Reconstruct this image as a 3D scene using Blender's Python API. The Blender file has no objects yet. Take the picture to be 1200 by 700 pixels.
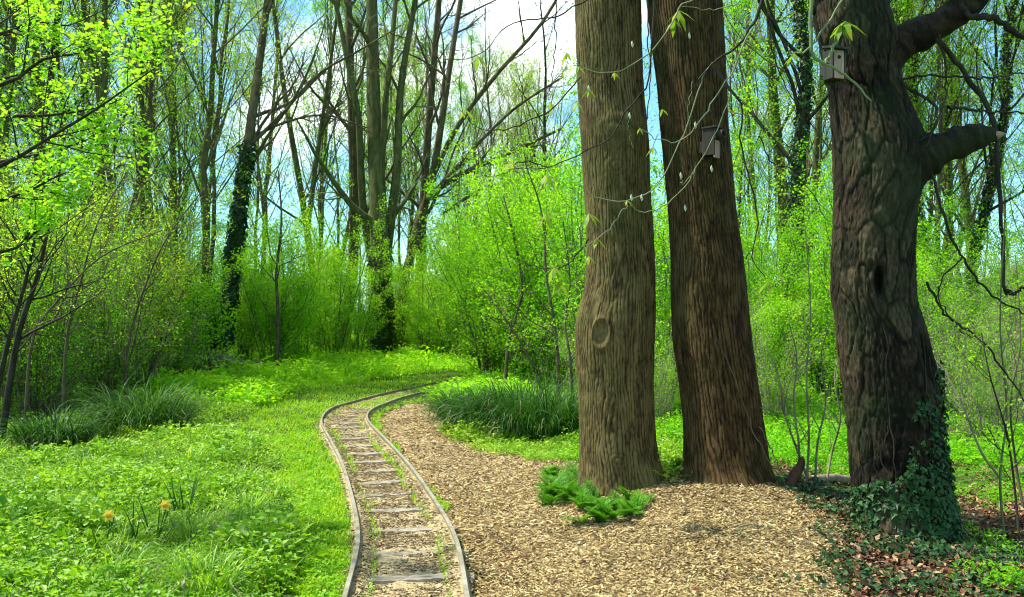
import bpy, math, random
import numpy as np
from mathutils import Vector, Matrix

PI = math.pi
random.seed(7)
RNG = np.random.default_rng(11)
scene = bpy.context.scene
C = scene.collection

# ------------------------------------------------------------------ camera
F = 1039.0                       # focal length in photo pixels (photo is 1200 wide)
PITCH = math.atan(20 / F)
CAM_H = 1.6
cam_d = bpy.data.cameras.new('camera')
cam_d.sensor_width = 36
cam_d.lens = 36 * F / 1200
cam_d.clip_start = 0.05
cam_d.clip_end = 2000
cam = bpy.data.objects.new('camera', cam_d)
cam.location = (0, 0, CAM_H)
cam.rotation_euler = (math.radians(90) + PITCH, 0, 0)
C.objects.link(cam)
scene.camera = cam

# ------------------------------------------------------------------ light
SUN_TO = Vector((-0.66, 0.16, 1.22)).normalized()    # direction towards the sun
SUN_EL = math.asin(SUN_TO.z)
SUN_AZ = math.atan2(SUN_TO.x, SUN_TO.y)
world = bpy.data.worlds.new('World')
scene.world = world
world.use_nodes = True
nt = world.node_tree
nt.nodes.clear()
w_out = nt.nodes.new('ShaderNodeOutputWorld')
bg = nt.nodes.new('ShaderNodeBackground')
bg.inputs['Strength'].default_value = 0.15
sky = nt.nodes.new('ShaderNodeTexSky')
sky.sky_type = 'NISHITA'
sky.sun_disc = False
sky.sun_elevation = SUN_EL
sky.sun_rotation = SUN_AZ
sky.ozone_density = 1.0
sky.air_density = 1.0
sky.dust_density = 0.4
tc = nt.nodes.new('ShaderNodeTexCoord')
mp = nt.nodes.new('ShaderNodeMapping')
mp.inputs['Scale'].default_value = (1.0, 1.0, 1.6)
mp.inputs['Location'].default_value = (0.35, 0.0, 0.3)
cn = nt.nodes.new('ShaderNodeTexNoise')
cn.inputs['Scale'].default_value = 2.6
cn.inputs['Detail'].default_value = 7
cn.inputs['Roughness'].default_value = 0.55
cr = nt.nodes.new('ShaderNodeMapRange')
cr.interpolation_type = 'SMOOTHSTEP'
cr.inputs['From Min'].default_value = 0.36
cr.inputs['From Max'].default_value = 0.52
mix = nt.nodes.new('ShaderNodeMix')
mix.data_type = 'RGBA'
mix.inputs[7].default_value = (8.8, 9.2, 8.9, 1)     # bright thin cloud
nt.links.new(tc.outputs['Generated'], mp.inputs['Vector'])
nt.links.new(mp.outputs[0], cn.inputs['Vector'])
sx = nt.nodes.new('ShaderNodeSeparateXYZ'); nt.links.new(tc.outputs['Generated'], sx.inputs[0])
ab = nt.nodes.new('ShaderNodeMath'); ab.operation = 'ABSOLUTE'; nt.links.new(sx.outputs[0], ab.inputs[0])
sb = nt.nodes.new('ShaderNodeMath'); sb.operation = 'MULTIPLY_ADD'; sb.inputs[1].default_value = -.62; nt.links.new(ab.outputs[0], sb.inputs[0])
nt.links.new(cn.outputs['Fac'], sb.inputs[2])
nt.links.new(sb.outputs[0], cr.inputs['Value'])
nt.links.new(cr.outputs[0], mix.inputs[0])
skt = nt.nodes.new('ShaderNodeMix'); skt.data_type = 'RGBA'; skt.blend_type = 'MULTIPLY'
skt.inputs[0].default_value = 1.0
skt.inputs[7].default_value = (0.62, 0.98, 1.0, 1)
nt.links.new(sky.outputs[0], skt.inputs[6])
nt.links.new(skt.outputs[2], mix.inputs[6])
nt.links.new(mix.outputs[2], bg.inputs['Color'])
nt.links.new(bg.outputs[0], w_out.inputs['Surface'])

sun_d = bpy.data.lights.new('sun', 'SUN')
sun_d.energy = 5.0
sun_d.angle = math.radians(1.2)
sun_d.color = (1.0, 0.95, 0.83)
sun = bpy.data.objects.new('sun', sun_d)
sun.rotation_euler = SUN_TO.to_track_quat('Z', 'Y').to_euler()
sun.location = (-10, 0, 30)
C.objects.link(sun)

vs = scene.view_settings
scene.display_settings.display_device = 'sRGB'
vs.view_transform = 'Standard'
vs.look = 'None'
vs.exposure = 0.85
vs.gamma = 1.0
vs.use_curve_mapping = False
cy = scene.cycles
cy.max_bounces = 7
cy.diffuse_bounces = 4
cy.glossy_bounces = 2
cy.transmission_bounces = 4
cy.transparent_max_bounces = 4
cy.caustics_reflective = False
cy.caustics_refractive = False
cy.use_denoising = True
cy.filter_width = 1.1
try:
    cy.denoiser = 'OPENIMAGEDENOISE'
    cy.denoising_input_passes = 'RGB_ALBEDO_NORMAL'
    cy.denoising_prefilter = 'ACCURATE'
except Exception:
    pass
cy.sample_clamp_indirect = 6.0

# ------------------------------------------------------------------ geometry of the view
FWD = np.array([0, math.cos(PITCH), math.sin(PITCH)])
UP = np.array([0, -math.sin(PITCH), math.cos(PITCH)])
def ray(px, py):
    d = np.array([(px - 600) / F, 0, 0]) + UP * (350 - py) / F + FWD
    return d / d[1]
def P(px, py, Y):
    """point seen at pixel (px, py) at distance Y in front of the camera"""
    return np.array([0, 0, CAM_H]) + ray(px, py) * Y
def hgt(x, y):
    x = np.asarray(x, float); y = np.asarray(y, float)
    h = 0.27 * np.exp(-(((x - 1.75) / 1.15) ** 2 + ((y - 7.7) / 1.9) ** 2))
    h = h + 0.05 * np.exp(-(((x + 3.5) / 2.2) ** 2 + ((y - 9) / 3.5) ** 2))
    h = h + 0.35 * np.clip((-x - 4.5) / 8, 0, 1) * np.clip((y - 8) / 10, 0, 1)
    h = h + 0.02 * np.sin(x * 1.7 + 1) * np.cos(y * 1.3) * np.clip((np.abs(x + .9) - .9), 0, 1)
    return h
def G(px, py):
    """ground point seen at a pixel"""
    d = ray(px, py)
    Y = -CAM_H / min(d[2], -1e-3)
    for _ in range(30):
        h = float(hgt(d[0] * Y, Y))
        Y = 0.5 * Y + 0.5 * (CAM_H - h) / max(-d[2], 1e-3)
    p = np.array([0, 0, CAM_H]) + d * Y
    return p
def ppx(x, y, z):
    """pixel of world points (arrays)"""
    v = np.stack([np.asarray(x, float), np.asarray(y, float), np.asarray(z, float) - CAM_H], -1)
    dep = v @ FWD
    return 600 + F * v[..., 0] / dep, 350 - F * (v @ UP) / dep

# ------------------------------------------------------------------ numpy noise
def _hash(ix, iy, seed):
    h = (ix.astype(np.int64) * 374761393 + iy.astype(np.int64) * 668265263 + seed * 1442695041) & 0xFFFFFFFF
    h = ((h ^ (h >> 13)) * 1274126177) & 0xFFFFFFFF
    h = (h ^ (h >> 16)) & 0xFFFFFFFF
    return h / 4294967295.0
def vnoise(x, y, seed=0, px=0):
    """value noise -1..1, optionally periodic in x with period px"""
    x0 = np.floor(x); y0 = np.floor(y)
    fx = x - x0; fy = y - y0
    fx = fx * fx * (3 - 2 * fx); fy = fy * fy * (3 - 2 * fy)
    x1 = x0 + 1
    if px:
        x0 = np.mod(x0, px); x1 = np.mod(x1, px)
    a = _hash(x0, y0, seed); b = _hash(x1, y0, seed)
    c = _hash(x0, y0 + 1, seed); d = _hash(x1, y0 + 1, seed)
    return ((a * (1 - fx) + b * fx) * (1 - fy) + (c * (1 - fx) + d * fx) * fy) * 2 - 1
def fbm(x, y, seed=0, px=0, octv=3):
    s = 0; a = 1; t = 0
    for k in range(octv):
        s = s + a * vnoise(x, y, seed + k * 17, px)
        t += a; a *= .5; x = x * 2; y = y * 2; px *= 2
    return s / t

# ------------------------------------------------------------------ mesh builder
class MB:
    def __init__(self):
        self.v = []; self.q = []; self.t = []; self.n = 0
        self.rq = []; self.rt = []
    def add(self, v, f, rnd=None):
        v = np.asarray(v, np.float32).reshape(-1, 3)
        f = np.asarray(f, np.int64)
        if len(f) == 0: return self
        if rnd is None: rnd = np.full(len(f), 0.5, np.float32)
        rnd = np.broadcast_to(np.asarray(rnd, np.float32), (len(f),))
        self.v.append(v)
        (self.q if f.shape[1] == 4 else self.t).append(f + self.n)
        (self.rq if f.shape[1] == 4 else self.rt).append(rnd)
        self.n += len(v)
        return self
    def mesh(self, name, mat, smooth=False, vattr=None):
        v = np.concatenate(self.v)
        q = np.concatenate(self.q) if self.q else np.zeros((0, 4), np.int64)
        t = np.concatenate(self.t) if self.t else np.zeros((0, 3), np.int64)
        me = bpy.data.meshes.new(name)
        me.vertices.add(len(v)); me.vertices.foreach_set('co', v.ravel())
        nl = len(q) * 4 + len(t) * 3
        me.loops.add(nl)
        me.loops.foreach_set('vertex_index', np.concatenate([q.ravel(), t.ravel()]).astype(np.int32))
        me.polygons.add(len(q) + len(t))
        ls = np.concatenate([np.arange(len(q)) * 4, len(q) * 4 + np.arange(len(t)) * 3]).astype(np.int32)
        me.polygons.foreach_set('loop_start', ls)
        me.polygons.foreach_set('use_smooth', np.full(len(q) + len(t), smooth, bool))
        me.update(calc_edges=True)
        a = me.attributes.new('rnd', 'FLOAT', 'FACE')
        a.data.foreach_set('value', np.concatenate(self.rq + self.rt).astype(np.float32))
        if vattr is not None:
            for k, val in vattr.items():
                a = me.attributes.new(k, 'FLOAT', 'POINT')
                a.data.foreach_set('value', np.asarray(val, np.float32).ravel())
        me.materials.append(mat)
        return me

def link(name, me, parent=None):
    o = bpy.data.objects.new(name, me)
    C.objects.link(o)
    if parent is not None: o.parent = parent
    return o
def tag(o, label=None, cat=None, group=None, kind=None):
    if label: o['label'] = label
    if cat: o['category'] = cat
    if group: o['group'] = group
    if kind: o['kind'] = kind
    return o
def thing(name, label, cat, loc=(0, 0, 0), group=None, rz=0, scale=1):
    o = bpy.data.objects.new(name, None)
    o.empty_display_size = 0.2
    C.objects.link(o)
    o.location = [float(c) for c in loc]; o.rotation_euler = (0, 0, rz)
    o.scale = (scale,) * 3 if not hasattr(scale, '__len__') else scale
    return tag(o, label, cat, group)
def dup(root, loc, rz, scale, label=None, group=None, tilt=(0, 0)):
    r = root.copy(); C.objects.link(r)
    r.location = [float(c) for c in loc]; r.rotation_euler = (tilt[0], tilt[1], rz)
    r.scale = (scale,) * 3 if not hasattr(scale, '__len__') else scale
    if label: r['label'] = label
    if group: r['group'] = group
    for ch in root.children:
        c = ch.copy(); C.objects.link(c); c.parent = r
    return r

def norm(a):
    return a / np.maximum(np.linalg.norm(a, axis=-1, keepdims=True), 1e-9)

def tubes(paths, radii, sides=5, cap=False):
    """paths (B,N,3), radii (B,N) -> verts, quads"""
    paths = np.asarray(paths, float); radii = np.asarray(radii, float)
    if paths.ndim == 2: paths = paths[None]; radii = radii[None]
    B, N, _ = paths.shape
    tan = norm(np.gradient(paths, axis=1))
    mean = norm(paths[:, -1] - paths[:, 0])
    ref = np.where(np.abs(mean[:, 2:3]) > 0.8, np.array([[1., 0, 0]]), np.array([[0, 0, 1.]]))
    ref = np.repeat(ref[:, None, :], N, 1)
    u = norm(ref - (ref * tan).sum(-1, keepdims=True) * tan)
    w = np.cross(tan, u)
    a = np.arange(sides) / sides * 2 * PI
    ring = u[:, :, None, :] * np.cos(a)[None, None, :, None] + w[:, :, None, :] * np.sin(a)[None, None, :, None]
    v = paths[:, :, None, :] + ring * radii[:, :, None, None]
    idx = np.arange(B * N * sides).reshape(B, N, sides)
    q = np.stack([idx[:, :-1, :], np.roll(idx, -1, 2)[:, :-1, :], np.roll(idx, -1, 2)[:, 1:, :], idx[:, 1:, :]], -1)
    return v.reshape(-1, 3), q.reshape(-1, 4)

def smooth_path(pts, n):
    """Catmull-Rom through points"""
    pts = np.asarray(pts, float)
    k = len(pts)
    e = np.vstack([2 * pts[0] - pts[1], pts, 2 * pts[-1] - pts[-2]])
    t = np.linspace(0, k - 1 - 1e-9, n)
    i = t.astype(int); f = (t - i)[:, None]
    p0, p1, p2, p3 = e[i], e[i + 1], e[i + 2], e[i + 3]
    return 0.5 * ((2 * p1) + (-p0 + p2) * f + (2 * p0 - 5 * p1 + 4 * p2 - p3) * f ** 2 + (-p0 + 3 * p1 - 3 * p2 + p3) * f ** 3)

def spawn(rng, Pp, Rr, k, t0, t1, ang, lenf, N, rf=0.6, wander=0.15, trop=0.1, taper=0.25, lrange=(.6, 1.25), shape=0.5, rmin=0.0):
    """k children for every parent path; returns (paths, radii)"""
    B, M, _ = Pp.shape
    t = rng.uniform(t0, t1, (B, k))
    ft = t * (M - 1); i = np.minimum(ft.astype(int), M - 2); f = (ft - i)[..., None]
    bi = np.arange(B)[:, None]
    st = Pp[bi, i] * (1 - f) + Pp[bi, i + 1] * f
    tn = norm(Pp[bi, i + 1] - Pp[bi, i])
    rr = Rr[bi, i] * (1 - f[..., 0]) + Rr[bi, i + 1] * f[..., 0]
    plen = np.linalg.norm(np.diff(Pp, axis=1), axis=-1).sum(1)[:, None]
    L = plen * lenf * (1 - shape * t) * rng.uniform(*lrange, (B, k))
    rnd = norm(rng.normal(size=(B, k, 3)))
    perp = norm(rnd - (rnd * tn).sum(-1, keepdims=True) * tn)
    a = np.radians(ang) * rng.uniform(.7, 1.3, (B, k))[..., None]
    d = norm(tn * np.cos(a) + perp * np.sin(a))
    st = st.reshape(-1, 3); d = d.reshape(-1, 3); L = L.reshape(-1); rr = rr.reshape(-1)
    n = len(st)
    out = np.zeros((n, N, 3)); out[:, 0] = st
    step = (L / (N - 1))[:, None]
    for j in range(1, N):
        d = norm(d + rng.normal(size=(n, 3)) * wander + np.array([0, 0, trop]))
        out[:, j] = out[:, j - 1] + d * step
    r0 = np.maximum(rr * rf, rmin)
    rad = r0[:, None] * np.linspace(1, taper, N)[None]
    return out, rad

def leaves_on(rng, paths, k, size, t0=0.1, spread=0.05, wid=0.55, up=0.35, droop=0.0):
    """rhombic leaves along paths -> verts, quads, rnd"""
    B, M, _ = paths.shape
    t = rng.uniform(t0, 1, (B, k)); ft = t * (M - 1); i = np.minimum(ft.astype(int), M - 2); f = (ft - i)[..., None]
    bi = np.arange(B)[:, None]
    c = (paths[bi, i] * (1 - f) + paths[bi, i + 1] * f).reshape(-1, 3)
    c = c + rng.normal(size=c.shape) * spread
    return leaves_at(rng, c, size, wid, up, droop)
def leaves_at(rng, c, size, wid=0.55, up=0.35, droop=0.0):
    n = len(c)
    d = norm(rng.normal(size=(n, 3)) * np.array([1, 1, .6]) + np.array([0, 0, -droop]))
    nz = norm(rng.normal(size=(n, 3)) + np.array([0, 0, up * 3]))
    s = norm(np.cross(d, nz)); nz = np.cross(s, d)
    L = size * rng.uniform(.6, 1.3, (n, 1)); W = L * wid * .5
    b = c; tip = c + d * L - nz * L * .12
    m = c + d * L * .45
    v = np.stack([b, m + s * W + nz * L * .06, tip, m - s * W + nz * L * .06], 1)
    q = np.arange(n * 4).reshape(n, 4)
    return v.reshape(-1, 3), q, rng.uniform(0, 1, n)

def inst(rng, proto, pos, scale, rz=None, tilt=0.0):
    """merge many copies of a proto (v, f, rnd) into one set of arrays"""
    v, f, r = proto
    n = len(pos)
    if rz is None: rz = rng.uniform(0, 2 * PI, n)
    c, s = np.cos(rz), np.sin(rz)
    sc = np.broadcast_to(np.asarray(scale, float), (n,))
    x = (v[None, :, 0] * c[:, None] - v[None, :, 1] * s[:, None]) * sc[:, None]
    y = (v[None, :, 0] * s[:, None] + v[None, :, 1] * c[:, None]) * sc[:, None]
    z = np.repeat(v[None, :, 2], n, 0) * sc[:, None]
    if tilt:
        tx = rng.normal(size=(n, 1)) * tilt; ty = rng.normal(size=(n, 1)) * tilt
        x = x + z * tx; y = y + z * ty
    V = np.stack([x + pos[:, 0:1], y + pos[:, 1:2], z + pos[:, 2:3]], -1).reshape(-1, 3)
    Fq = (f[None] + (np.arange(n) * len(v))[:, None, None]).reshape(-1, f.shape[1])
    R = np.clip(r[None] * .6 + rng.uniform(0, .4, (n, 1)), 0, 1).ravel()
    return V, Fq, R

def inpoly(x, y, poly):
    poly = np.asarray(poly)
    ins = np.zeros(x.shape, bool)
    j = len(poly) - 1
    for i in range(len(poly)):
        xi, yi = poly[i]; xj, yj = poly[j]
        c = ((yi > y) != (yj > y)) & (x < (xj - xi) * (y - yi) / (yj - yi + 1e-12) + xi)
        ins ^= c
        j = i
    return ins
def polydist(x, y, line):
    """distance to an open polyline"""
    d = np.full(x.shape, 1e9)
    for a, b in zip(line[:-1], line[1:]):
        ax, ay = a; bx, by = b
        L = (bx - ax) ** 2 + (by - ay) ** 2 + 1e-12
        t = np.clip(((x - ax) * (bx - ax) + (y - ay) * (by - ay)) / L, 0, 1)
        d = np.minimum(d, np.hypot(x - ax - t * (bx - ax), y - ay - t * (by - ay)))
    return d

# ------------------------------------------------------------------ materials
def mat_new(name):
    m = bpy.data.materials.new(name); m.use_nodes = True
    m.node_tree.nodes.clear()
    return m, m.node_tree
def node(nt, typ, **kw):
    n = nt.nodes.new(typ)
    for k, v in kw.items():
        if k in n.inputs.keys(): n.inputs[k].default_value = v
        else: setattr(n, k, v)
    return n
def ramp(nt, cols, fac):
    r = nt.nodes.new('ShaderNodeValToRGB')
    el = r.color_ramp.elements
    el[0].position, el[0].color = cols[0][0], (*cols[0][1], 1)
    el[1].position, el[1].color = cols[-1][0], (*cols[-1][1], 1)
    for p, c in cols[1:-1]:
        e = el.new(p); e.color = (*c, 1)
    nt.links.new(fac, r.inputs[0])
    return r.outputs[0]
def hexless(c, k): return tuple(min(1, x * k) for x in c)

def leaf_mat(name, cols, trans=0.45, patch=1.2, tscale=1.5, rough=0.5, gloss=0.25):
    m, nt = mat_new(name)
    at = node(nt, 'ShaderNodeAttribute', attribute_name='rnd')
    oi = node(nt, 'ShaderNodeObjectInfo')
    geo = node(nt, 'ShaderNodeNewGeometry')
    nz = node(nt, 'ShaderNodeTexNoise', Scale=patch, Detail=2.0)
    nt.links.new(geo.outputs['Position'], nz.inputs['Vector'])
    a = node(nt, 'ShaderNodeMath', operation='MULTIPLY_ADD'); a.inputs[1].default_value = .55; a.inputs[2].default_value = -0.12
    nt.links.new(at.outputs['Fac'], a.inputs[0])
    b = node(nt, 'ShaderNodeMath', operation='MULTIPLY_ADD'); b.inputs[1].default_value = .22
    nt.links.new(oi.outputs['Random'], b.inputs[0]); nt.links.new(a.outputs[0], b.inputs[2])
    c = node(nt, 'ShaderNodeMath', operation='MULTIPLY_ADD'); c.inputs[1].default_value = .55
    nt.links.new(nz.outputs['Fac'], c.inputs[0]); nt.links.new(b.outputs[0], c.inputs[2])
    n = len(cols)
    col = ramp(nt, [(i / (n - 1), cc) for i, cc in enumerate(cols)], c.outputs[0])
    pb = node(nt, 'ShaderNodeBsdfPrincipled', Roughness=rough)
    pb.inputs['Specular IOR Level'].default_value = gloss
    tr = node(nt, 'ShaderNodeBsdfTranslucent')
    tm = node(nt, 'ShaderNodeMix', data_type='RGBA', blend_type='MULTIPLY'); tm.inputs[0].default_value = 1
    tm.inputs[7].default_value = (tscale * 1.1, tscale, tscale * .5, 1)
    nt.links.new(col, tm.inputs[6])
    mx = node(nt, 'ShaderNodeMixShader'); mx.inputs[0].default_value = trans
    nt.links.new(col, pb.inputs['Base Color']); nt.links.new(tm.outputs[2], tr.inputs['Color'])
    nt.links.new(pb.outputs[0], mx.inputs[1]); nt.links.new(tr.outputs[0], mx.inputs[2])
    o = node(nt, 'ShaderNodeOutputMaterial'); nt.links.new(mx.outputs[0], o.inputs[0])
    return m

def wood_mat(name, cols, scale=(8, 8, 2), bump=0.4, rough=0.85, detail=6, use_rnd=False, noise=4.0):
    m, nt = mat_new(name)
    tc = node(nt, 'ShaderNodeTexCoord'); mp = node(nt, 'ShaderNodeMapping')
    mp.inputs['Scale'].default_value = scale
    nt.links.new(tc.outputs['Object'], mp.inputs[0])
    nz = node(nt, 'ShaderNodeTexNoise', Scale=noise, Detail=float(detail), Roughness=0.6)
    nt.links.new(mp.outputs[0], nz.inputs['Vector'])
    fac = nz.outputs['Fac']
    if use_rnd:
        at = node(nt, 'ShaderNodeAttribute', attribute_name='rnd')
        a = node(nt, 'ShaderNodeMath', operation='MULTIPLY_ADD'); a.inputs[1].default_value = .9
        s = node(nt, 'ShaderNodeMath', operation='MULTIPLY_ADD'); s.inputs[1].default_value = .5; s.inputs[2].default_value = -.2
        nt.links.new(nz.outputs['Fac'], s.inputs[0])
        nt.links.new(at.outputs['Fac'], a.inputs[0]); nt.links.new(s.outputs[0], a.inputs[2])
        fac = a.outputs[0]
    n = len(cols)
    lo, hi = (0.0, 1.0) if use_rnd else (0.3, 0.72)
    col = ramp(nt, [(lo + (hi - lo) * i / (n - 1), cc) for i, cc in enumerate(cols)], fac)
    pb = node(nt, 'ShaderNodeBsdfPrincipled', Roughness=rough)
    pb.inputs['Specular IOR Level'].default_value = .2
    nt.links.new(col, pb.inputs['Base Color'])
    if bump:
        bp = node(nt, 'ShaderNodeBump', Strength=bump, Distance=0.02)
        nt.links.new(nz.outputs['Fac'], bp.inputs['Height']); nt.links.new(bp.outputs[0], pb.inputs['Normal'])
    o = node(nt, 'ShaderNodeOutputMaterial'); nt.links.new(pb.outputs[0], o.inputs[0])
    return m

def bark_mat(name, cols, moss=(.06, .09, .015), mossk=.35):
    """bark: 'bk' vertex attribute = relief height, plus fine noise and moss film"""
    m, nt = mat_new(name)
    at = node(nt, 'ShaderNodeAttribute', attribute_name='bk')
    tc = node(nt, 'ShaderNodeTexCoord'); mp = node(nt, 'ShaderNodeMapping'); mp.inputs['Scale'].default_value = (1, 1, .35)
    nt.links.new(tc.outputs['Object'], mp.inputs[0])
    nf = node(nt, 'ShaderNodeTexNoise', Scale=75.0, Detail=6.0, Roughness=.75)
    nl = node(nt, 'ShaderNodeTexNoise', Scale=2.2, Detail=4.0)
    nt.links.new(mp.outputs[0], nf.inputs[0]); nt.links.new(tc.outputs['Object'], nl.inputs[0])
    a = node(nt, 'ShaderNodeMath', operation='MULTIPLY_ADD'); a.inputs[1].default_value = 1.1; a.inputs[2].default_value = -.5
    nt.links.new(nf.outputs[0], a.inputs[0])
    s = node(nt, 'ShaderNodeMath', operation='ADD'); nt.links.new(a.outputs[0], s.inputs[0]); nt.links.new(at.outputs['Fac'], s.inputs[1])
    n = len(cols)
    col = ramp(nt, [(i / (n - 1), c) for i, c in enumerate(cols)], s.outputs[0])
    mr = node(nt, 'ShaderNodeMapRange'); mr.inputs['From Min'].default_value = .45; mr.inputs['From Max'].default_value = .7
    mr.inputs['To Max'].default_value = mossk
    nt.links.new(nl.outputs[0], mr.inputs[0])
    mx = node(nt, 'ShaderNodeMix', data_type='RGBA'); mx.inputs[7].default_value = (*moss, 1)
    nt.links.new(mr.outputs[0], mx.inputs[0]); nt.links.new(col, mx.inputs[6])
    pb = node(nt, 'ShaderNodeBsdfPrincipled', Roughness=.9); pb.inputs['Specular IOR Level'].default_value = .15
    nt.links.new(mx.outputs[2], pb.inputs['Base Color'])
    bp = node(nt, 'ShaderNodeBump', Strength=1.0, Distance=.010)
    nt.links.new(nf.outputs[0], bp.inputs['Height']); nt.links.new(bp.outputs[0], pb.inputs['Normal'])
    o = node(nt, 'ShaderNodeOutputMaterial'); nt.links.new(pb.outputs[0], o.inputs[0])
    return m

def plain(name, col, rough=.6, metal=0.0, var=.25, sc=30.0, bump=.2):
    return wood_mat(name, [hexless(col, 1 - var), col, hexless(col, 1 + var)], scale=(1, 1, 1), noise=sc, bump=bump, rough=rough)

M = {}
M['lime'] = leaf_mat('lime leaves', [(.09, .25, .006), (.18, .45, .01), (.29, .58, .015), (.44, .68, .04)], .55)
M['green'] = leaf_mat('spring leaves', [(.06, .20, .006), (.12, .36, .01), (.20, .50, .015), (.34, .60, .03)], .55)
M['olive'] = leaf_mat('olive leaves', [(.11, .20, .012), (.20, .36, .02), (.31, .48, .03), (.45, .58, .06)], .55)
M['herb'] = leaf_mat('herb leaves', [(.03, .10, .004), (.12, .29, .007), (.27, .48, .016), (.56, .66, .15)], .4, patch=2.2, gloss=.5)
M['lawn'] = leaf_mat('lawn grass', [(.07, .23, .006), (.15, .40, .008), (.27, .49, .012), (.46, .50, .05)], .4, patch=2.6)
M['sedge'] = leaf_mat('sedge blades', [(.008, .04, .005), (.018, .08, .008), (.045, .14, .012), (.14, .27, .05)], .3, rough=.6, gloss=.2)
M['ivy'] = leaf_mat('ivy leaves', [(.006, .028, .006), (.012, .05, .01), (.024, .08, .013), (.06, .16, .03)], .15, rough=.5, gloss=.3)
M['fern'] = leaf_mat('fern fronds', [(.03, .13, .006), (.07, .25, .01), (.18, .42, .02)], .4)
M['chestnut'] = leaf_mat('young chestnut leaves', [(.10, .22, .015), (.18, .32, .03), (.32, .36, .06)], .5)
M['bark1'] = bark_mat('grey brown ridged bark', [(.012, .008, .004), (.048, .033, .013), (.12, .085, .032), (.19, .14, .055)], mossk=.3)
M['bark2'] = bark_mat('red brown ridged bark', [(.006, .0035, .0015), (.024, .013, .005), (.065, .036, .013), (.12, .072, .028)], mossk=.15)
M['bark3'] = bark_mat('dark plated bark', [(.004, .003, .002), (.014, .010, .006), (.048, .033, .018), (.12, .084, .047)], moss=(.035, .06, .02), mossk=.4)
M['bark_far'] = wood_mat('woodland bark', [(.045, .036, .018), (.10, .082, .038), (.17, .145, .07)], scale=(2, 2, .6), bump=.3)
M['bark_moss'] = wood_mat('mossy green bark', [(.045, .045, .016), (.09, .095, .03), (.15, .16, .05)], scale=(2, 2, .6), bump=.3)
M['bark_dark'] = wood_mat('dark damp bark', [(.012, .010, .007), (.035, .028, .018), (.07, .055, .035)], scale=(3, 3, .8), bump=.4)
M['twig'] = wood_mat('brown twigs', [(.05, .035, .02), (.11, .085, .05), (.19, .15, .09)], scale=(1, 1, 1), bump=0)
M['twig_pale'] = wood_mat('pale twigs', [(.12, .11, .06), (.24, .22, .13), (.36, .33, .22)], scale=(1, 1, 1), bump=0)
M['twig_green'] = wood_mat('green twigs', [(.07, .08, .03), (.13, .15, .06), (.20, .22, .10)], scale=(1, 1, 1), bump=0)

# ------------------------------------------------------------------ layout lines
left_px = [(398, 745), (409.4, 700), (419, 661), (419, 630.5), (411, 592), (398, 549.5), (380.5, 515), (376.6, 501), (382, 491),
           (398, 482), (425, 473), (456, 465), (494, 456.5), (533, 449), (580, 442)]
flat = lambda px, py: P(px, py, CAM_H / -ray(px, py)[2])
LR = smooth_path([flat(a, b)[:2] for a, b in left_px], 400)
# even spacing and smoothing
seg = np.r_[0, np.cumsum(np.hypot(*np.diff(LR, axis=0).T))]
ss = np.arange(0, seg[-1], .05)
LR = np.stack([np.interp(ss, seg, LR[:, 0]), np.interp(ss, seg, LR[:, 1])], 1)
def gsm(a, w):
    k = np.exp(-np.linspace(-2, 2, 2 * w + 1) ** 2); k /= k.sum()
    return np.stack([np.convolve(np.pad(a[:, i], w, mode='reflect', reflect_type='odd'), k, 'valid') for i in range(a.shape[1])], 1)
LR = gsm(LR, 12)
tg = norm(np.gradient(LR, axis=0))
nr = np.stack([tg[:, 1], -tg[:, 0]], 1)          # to the right of travel
GA = 0.65
RR = gsm(LR + nr * GA, 10)
MID = LR + nr * GA / 2
def rail_d(x, y): return polydist(x, y, MID[::8])
def off(line, d, a=0, b=None):
    return (line + nr[:len(line)] * d)[a:b]

# wood chip area outline in photo pixels
chip_px = [(575, 760), (560, 705), (551, 672), (537, 634), (522, 606), (504, 580), (484, 553), (464, 528), (450, 508), (444, 494), (452, 482),
           (480, 475), (522, 470), (516, 490), (540, 512), (575, 528), (620, 538), (672, 543), (730, 545), (790, 552), (850, 560), (915, 572),
           (955, 590), (985, 625), (972, 655), (992, 690), (1010, 760)]
CHIP = np.array([G(a, min(b, 760))[:2] for a, b in chip_px])
def in_chip(x, y, j=0.0):
    w = .10 * vnoise(x * 2.3, y * 2.3, 5) + .05 * vnoise(x * 7, y * 7, 6)
    w2 = .10 * vnoise(x * 2.3 + 9, y * 2.3, 8) + .05 * vnoise(x * 7, y * 7 + 3, 9)
    return inpoly(x + w, y + w2, CHIP)
# litter soil at the right
soil_px = [(985, 625), (972, 655), (992, 700), (1010, 760), (1400, 760), (1400, 590), (1200, 570), (1100, 575), (1000, 582), (940, 578)]
SOIL = np.array([G(a, b)[:2] for a, b in soil_px])

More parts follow.
